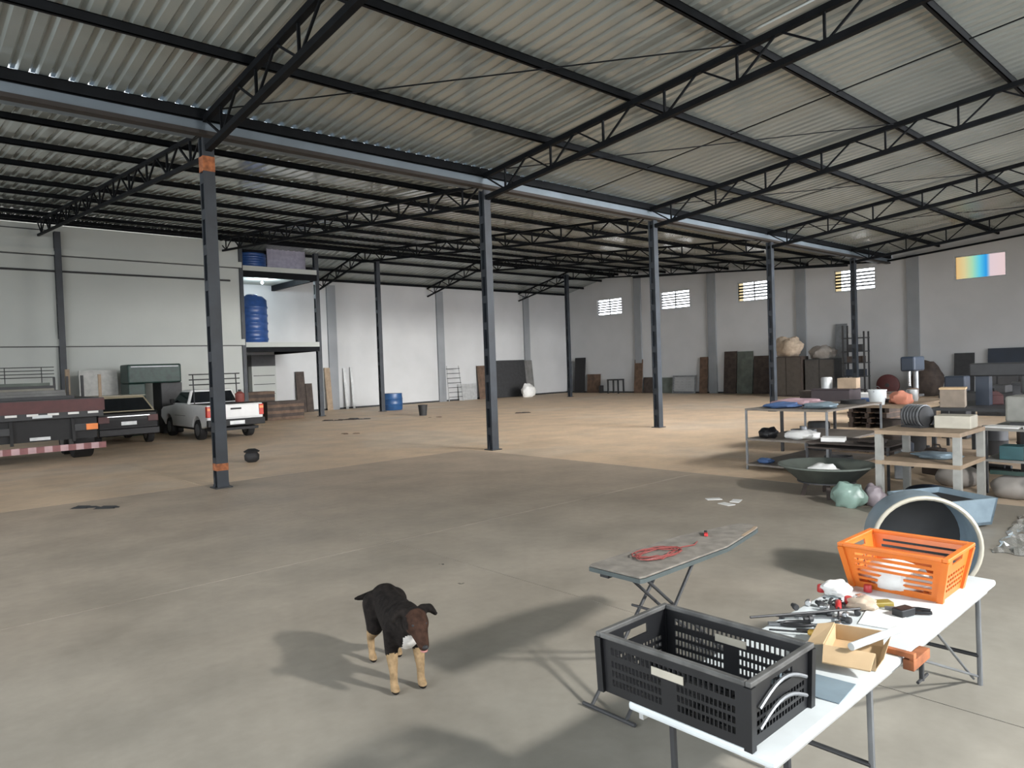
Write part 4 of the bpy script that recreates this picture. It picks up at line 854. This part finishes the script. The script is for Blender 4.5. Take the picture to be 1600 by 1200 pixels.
# ------------------------------------------------------------------ things leaning on the back wall
def lean_x(name, y0, y1, h, m, label, cat, th=0.05, ang=0.09, x=XB-0.02):
    return solo(name, MB().box(-th, 0, 0, y1-y0, 0, h), m, label, cat, (x-h*math.sin(ang)-0.03, y0, 0.0), (0, ang, 0))
lean_x('metal_grille', 32.15, 32.55, 2.1, greym, 'narrow grey grille leaning in the far corner', 'grille', 0.03)
lean_x('board', 31.05, 31.95, 2.3, black, 'black board leaning right of the far corner column', 'board')
lean_x('board', 29.8, 30.9, 1.2, brown, 'brown half height board leaning right of the black one under the first window', 'board')
item('dark_block', MB().box(-0.12,0.12,-0.1,0.1,0,0.48), dkgrey, 'small dark block at the wall right of the brown half height board', 'block', (34.4,29.5,0), 0, bevel=0.01)
t = thing('stool', 'dark square stool standing at the back wall left of the second window', 'stool', (34.2, 28.15, 0))
MB().box(-0.3,0.3,-0.45,0.45,0.80,0.88).build('seat', dkgrey, t)
for sx_ in (-1,1):
    for sy_ in (-1,1): MB().box(sx_*0.26-0.04,sx_*0.26+0.04,sy_*0.4-0.04,sy_*0.4+0.04,0,0.799).build('leg', dkgrey, t)
lean_x('plank', 26.4, 27.0, 2.05, brown, 'brown door plank leaning left of the fourth column', 'plank')
lean_x('board', 25.7, 26.35, 0.95, dkbrown, 'dark low board right of the brown door plank', 'board')
lean_x('board', 24.25, 25.65, 0.92, greengrey, 'grey green low board leaning under the second window', 'board')
t = thing('bed_frame', 'grey barred bed frame leaning under the wall right of the second window', 'bed frame', (34.45, 22.6, 0)); t.rotation_euler = (0, 0.12, 0)
for z in (0.0, 0.95): MB().box(-0.03,0.03,0,1.55,z,z+0.08).build('rail', greym, t)
for y in (0, 1.47): MB().box(-0.03,0.03,y,y+0.08,0.081,0.949).build('post', greym, t)
for k in range(5): MB().box(-0.015,0.015,0.081,1.469,0.19+k*0.15,0.23+k*0.15).build('bar', greyl, t)
lean_x('plank', 21.9, 22.4, 2.05, brown, 'brown plank leaning between the bed frame and the tall boards', 'plank')
lean_x('board', 20.1, 20.85, 2.3, dkbrown, 'tall dark brown board, left one of the tall pair under the third window', 'board')
lean_x('board', 19.15, 20.05, 2.27, greengrey, 'tall grey green board, right one of the tall pair under the third window', 'board')
lean_x('board', 18.2, 19.1, 2.0, dkbrown, 'dark brown board right of the tall grey green one', 'board')
t = thing('tall_cabinet', 'dark brown cabinet behind the clutter carrying the beige sack', 'cabinet', (32.6, 16.1, 0))
MB().box(-0.4,0.4,-0.72,0.72,0,1.9).build('body', dkbrown, t)
for s_ in (-1,1): MB().box(-0.425,-0.401,min(s_*0.02,s_*0.70),max(s_*0.02,s_*0.70),0.08,1.85).build('door', mat('umber_paint',(0.065,0.055,0.045),0.6), t)
solo('beige_sack', lump(0.4,0.62,0.95,71), beige, 'big beige sack lying on top of the dark brown cabinet', 'sack', (32.6,16.1,1.901), smooth=True)
t = thing('tall_cabinet', 'low dark cabinet right of the one with the beige sack', 'cabinet', (32.8, 14.6, 0))
MB().box(-0.4,0.4,-0.7,0.68,0,1.75).build('body', dkgrey, t)
for s_ in (-1,1): MB().box(-0.42,-0.401,min(s_*0.02,s_*0.66),max(s_*0.02,s_*0.66),0.08,1.7).build('door', mat('umber_grey_paint',(0.06,0.055,0.05),0.6), t)
solo('grey_sack', lump(0.35,0.6,0.6,72), mat('grey_sacking',(0.27,0.25,0.23),0.9,bump=0.3), 'pale grey sack on top of the low dark cabinet', 'sack', (32.8,14.6,1.751), smooth=True)
lean_x('board', 14.25, 14.8, 3.4, greym, 'tall narrow grey sheet leaning left of the split window', 'board', 0.03)
t = thing('shelf_stand', 'dark steel shelf stand piled with parts under the split window', 'shelf', (32.4, 12.95, 0))
for sx_ in (-1,1):
    for sy_ in (-1,1): MB().box(sx_*0.25-0.03,sx_*0.25+0.03,sy_*0.45-0.03,sy_*0.45+0.03,0,3.2 if sy_ > 0 else 2.9).build('post', dkgrey, t)
for z in (0.3, 0.9, 1.5, 2.0, 2.6): MB().box(-0.3,0.3,-0.49,0.49,z,z+0.04).build('shelf', dkgrey, t)
for k, (z, m, l, s_) in enumerate(((0.94,navy,'navy',0.3),(1.54,dkbrown,'dark brown',0.28),(2.04,dkgrey,'dark grey',0.3),(2.64,greyl,'pale grey',0.2))):
    item('parts_bin', MB().box(-0.2,0.2,-0.38+0.03*k,0.36-0.04*k,0,s_), m, l+' bin on the shelf stand under the split window', 'bin', (32.4,12.95,z+0.001), 0, bevel=0.01)
t = thing('round_disc', 'dark maroon disc standing on edge right of the shelf stand', 'disc', (33.6, 11.75-0.3, 0.48))
MB().lathe([(0.001,-0.08),(0.42,-0.08),(0.48,-0.05),(0.48,0.05),(0.42,0.08),(0.001,0.08)], 32, axis='x', cap=False).build('plate', maroon, t, True)
MB().lathe([(0.02,-0.11),(0.09,-0.1),(0.09,-0.081),(0.02,-0.081)], 16, axis='x').build('hub', dkgrey, t, True)
t.location = (33.4, 12.0, 0.48)
solo('parts_heap', lump(0.45,0.65,1.5,74,amp=0.1), dkbrown, 'big dark heap of scrap against the last pilaster', 'heap', (33.6,10.5,0), smooth=True)
lean_x('board', 9.0, 9.75, 1.8, dkgrey, 'dark grey board leaning left of the navy panel', 'board')
lean_x('panel', 5.9, 8.5, 1.95, navy, 'big navy blue panel leaning under the coloured window', 'panel', 0.08)
# ------------------------------------------------------------------ more parts lying on and under the benches
def gearwheel(loc, r, m, label):
    t = thing('gear_wheel', label, 'gear', loc, 0.4); n = 16; pr = []
    for i in range(n*2):
        a = math.pi*i/n
        for da in (-0.06, 0.06): pr.append(((r if i % 2 else r*0.86)*math.cos(a+da), (r if i % 2 else r*0.86)*math.sin(a+da)))
    MB().prism(pr, lambda x, y, q: (x, y, q), 0, 0.05).build('toothed_ring', m, t); MB().lathe([(r*0.3,0.051),(r*0.28,0.11),(r*0.14,0.11)], 16).build('hub', greym, t, True)
def coil(loc, r, m, label, n=5, w_=0.008):
    pts = [((r+0.006*math.sin(i*1.7))*math.cos(i*0.39), (r+0.006*math.cos(i*1.1))*math.sin(i*0.39), w_+i*0.39/6.283*w_*1.6) for i in range(int(n*16.1))]
    solo('wire_coil', MB().tube(pts, w_, 6), m, label, 'coil', loc, smooth=True)
def toolbox(loc, rz, m, label):
    t = thing('toolbox', label, 'toolbox', loc, rz)
    MB().box(-0.25,0.25,-0.12,0.12,0,0.16).build('body', m, t, bevel=0.008); MB().prism([(-0.12,0.161),(0.12,0.161),(0.05,0.22),(-0.05,0.22)], lambda y, z, x: (x, y, z), -0.25, 0.25).build('lid', m, t)
    MB().tube([(-0.1,0,0.222),(-0.08,0,0.26),(0.08,0,0.26),(0.1,0,0.222)], 0.01, 6).build('handle', dkgrey, t, True)
def jerrycan(loc, rz, m, label):
    t = thing('jerry_can', label, 'canister', loc, rz)
    MB().prism([(-0.16,0),(0.16,0),(0.16,0.34),(0.06,0.42),(-0.16,0.42)], lambda x, z, y: (x, y, z), -0.09, 0.09).build('body', m, t, bevel=0.02)
    MB().lathe([(0.025,0.385),(0.025,0.44)], 10, (0.11,0,0)).build('cap', dkgrey, t, True); MB().tube([(-0.12,0,0.42),(-0.1,0,0.47),(0.0,0,0.47),(0.03,0,0.42)], 0.013, 6).build('handle', m, t, True)
def bundle(loc, rz, m, label, L=1.2):
    t = thing('pipe_bundle', label, 'pipes', loc, rz)
    for k, (y, z) in enumerate(((-0.08,0.03),(-0.02,0.03),(0.04,0.03),(-0.05,0.082),(0.01,0.082))): MB().tube([(-L/2+0.06*k,y,z),(L/2+0.04*k,y,z)], 0.026, 8).build('pipe', m, t, True)
gearwheel((14.6,6.5,0.951), 0.2, dkgrey, 'dark gear wheel at the far left end of the long timber table')
gearwheel((11.9,1.3,0.861), 0.18, dkgrey, 'dark gear wheel behind the papers on the pale topped table')
gearwheel((12.4,5.9,0.5305), 0.22, greym, 'grey gear wheel on the middle shelf of the steel rack')
coil((12.6,5.1,1.0405), 0.2, black, 'black wire coil at the back right of the rack top')
coil((13.75,4.9-0.05,0.951), 0.09, dkgrey, 'small dark wire coil before the white bucket') if False else None
coil((14.36,5.18,0.951), 0.16, dkbrown, 'dark brown wire coil between the bucket and the blue tray')
coil((12.2,5.2,0.1005), 0.22, dkgrey, 'dark wire coil at the back of the lowest rack shelf')
toolbox((14.6,3.5,0.951), 0.3, maroon, 'maroon toolbox on the dark steel table')
toolbox((12.4,2.3,0.861), 1.4, dkgrey, 'dark grey toolbox behind the machine casing')
toolbox((15.4,6.5,0.951), 0.8, greend, 'dark green toolbox at the back of the long timber table')
jerrycan((12.7,4.3,0), 0.5, navy, 'navy canister on the floor behind the low table')
jerrycan((12.1,3.7,0), 1.1, dkbrown, 'dark brown canister on the floor behind the workbench')
jerrycan((11.5,3.95,0), 0.2, greym, 'grey canister on the floor between low table and workbench')
bundle((13.0,3.35,0), 1.3, dkgrey, 'dark pipe bundle on the floor behind the timber workbench', 1.3)
bundle((12.3,5.55,0.1005+0.0), 1.5, greym, 'grey pipe bundle on the lowest rack shelf', 0.9) if False else None
bundle((14.75,5.6,0), 0.1, dkbrown, 'brown pipe bundle on the floor under the long timber table', 1.3)
for k, (x, y, sx_, sy_, h, m, l) in enumerate(((14.25,6.62,0.3,0.3,0.24,dkbrown,'dark brown box left of the plum box'),(14.0,2.5,0.0,0.0,0.0,None,''),(15.2,3.1,0.5,0.5,0.35,dkgrey,'dark grey box at the back of the dark steel table'),(14.4,5.2,0.0,0,0,None,''))):
    if m: item('storage_box', MB().box(-sx_/2,sx_/2,-sy_/2,sy_/2,0,h).box(-sx_/2-0.015,sx_/2+0.015,-sy_/2-0.015,sy_/2+0.015,h-0.04,h+0.001), m, l, 'box', (x,y,0.951), 0.1*k, bevel=0.004)
for k, (x, y, h, m, l) in enumerate(((14.1,5.0,0.9,dkbrown,'brown'),(14.9,4.9,0.75,dkgrey,'dark grey'),(13.9,6.3,0.8,dkgrey,'charcoal'),(14.3,2.9,0.85,dkbrown,'dark brown'),(15.0,3.6,0.7,dkgrey,'grey'))):
    zt = h*0.72; t = thing('storage_drum', '%s drum under the %s table, %s one' % (l, 'long timber' if k < 3 else 'dark steel', ordw[k]), 'drum', (x,y,0))
    MB().lathe([(0.2,0),(0.21,0.03),(0.21,zt*0.5),(0.22,zt*0.53),(0.21,zt*0.56),(0.21,zt-0.02),(0.2,zt)], 20).build('body', m, t, True); MB().lathe([(0.19,zt+0.001),(0.19,zt+0.015)], 20).build('lid', m, t, True)
# ------------------------------------------------------------------ heavier dark things farther back on the right
def pallet_at(loc, rz, label):
    t = thing('pallet', label, 'pallet', loc, rz, 'stacked timber pallets')
    for k in range(6): MB().box(-0.6,0.6,-0.5+k*0.175,-0.5+k*0.175+0.125,0.11,0.132).build('slat', dkbrown if k % 2 else brown, t)
    for y in (-0.5,-0.06,0.38): MB().box(-0.6,0.6,y,y+0.1,0,0.1095).build('stringer', dkbrown, t)
for k in range(6): pallet_at((19.5,7.3,0.134*k), 0.05*math.sin(k*2.3), 'timber pallet in the stack behind the long timber table, %s from the floor' % ordw[k])
t = thing('lathe', 'long dark lathe standing behind the dark steel table', 'machine', (17.6, 3.9, 0), 1.57)
MB().box(-1.3,1.3,-0.25,0.25,0.75,1.0).build('bed', dkgrey, t, bevel=0.02)
for x in (-1.0, 1.0): MB().box(x-0.25,x+0.25,-0.3,0.3,0,0.749).build('pedestal', dkgrey, t, bevel=0.02)
MB().box(-1.25,-0.6,-0.28,0.28,1.001,1.5).build('headstock', navy, t, bevel=0.03); MB().box(0.8,1.2,-0.2,0.2,1.001,1.35).build('tailstock', navy, t, bevel=0.03)
MB().lathe([(0.05,-0.6),(0.19,-0.58),(0.19,-0.45),(0.05,-0.42)], 20, (0,0,1.28), axis='x').build('chuck', greym, t, True); MB().box(0.05,0.45,-0.3,0.3,1.001,1.15).build('carriage', dkgrey, t)
t = thing('drill_press', 'dark pillar drill standing left of the lathe', 'machine', (18.6, 6.1, 0))
MB().box(-0.3,0.3,-0.25,0.25,0,0.1).build('base', dkgrey, t); MB().tube([(0.15,0,0.1),(0.15,0,1.7)], 0.06, 12).build('pillar', greym, t, True)
MB().box(-0.4,0.3,-0.16,0.16,1.45,1.8).build('head', navy, t, bevel=0.04); MB().box(-0.4,0.09,-0.2,0.2,0.85,0.9).build('work_table', dkgrey, t); MB().tube([(-0.28,0,1.1),(-0.28,0,1.45)], 0.03, 8).build('spindle', chrome, t, True)
for k, (y, h, m, l) in enumerate(((5.6,1.35,dkgrey,'charcoal'),(4.4,1.2,dkbrown,'dark brown'),(3.2,1.45,navy,'navy'))):
    t = thing('steel_locker', '%s locker in the row far behind the lathe' % l, 'locker', (24.0,y,0))
    MB().box(-0.3,0.3,-0.5,0.5,0,h).build('body', m, t)
    for s_ in (-1, 1):
        d = MB().box(-0.325,-0.301,min(s_*0.02,s_*0.48),max(s_*0.02,s_*0.48),0.06,h-0.05).build('door', m, t); MB().box(-0.345,-0.326,s_*0.06-0.012,s_*0.06+0.012,h*0.5,h*0.5+0.12).build('handle', greym, d)
t = thing('wire_drum', 'dark wooden cable drum lying left of the lockers', 'drum', (23.2,8.2,0))
MB().lathe([(0.6,0),(0.6,0.06)], 28).build('flange', dkbrown, t); MB().lathe([(0.3,0.061),(0.3,0.64)], 20).build('core', black, t, True); MB().lathe([(0.6,0.641),(0.6,0.7)], 28).build('flange', dkbrown, t)
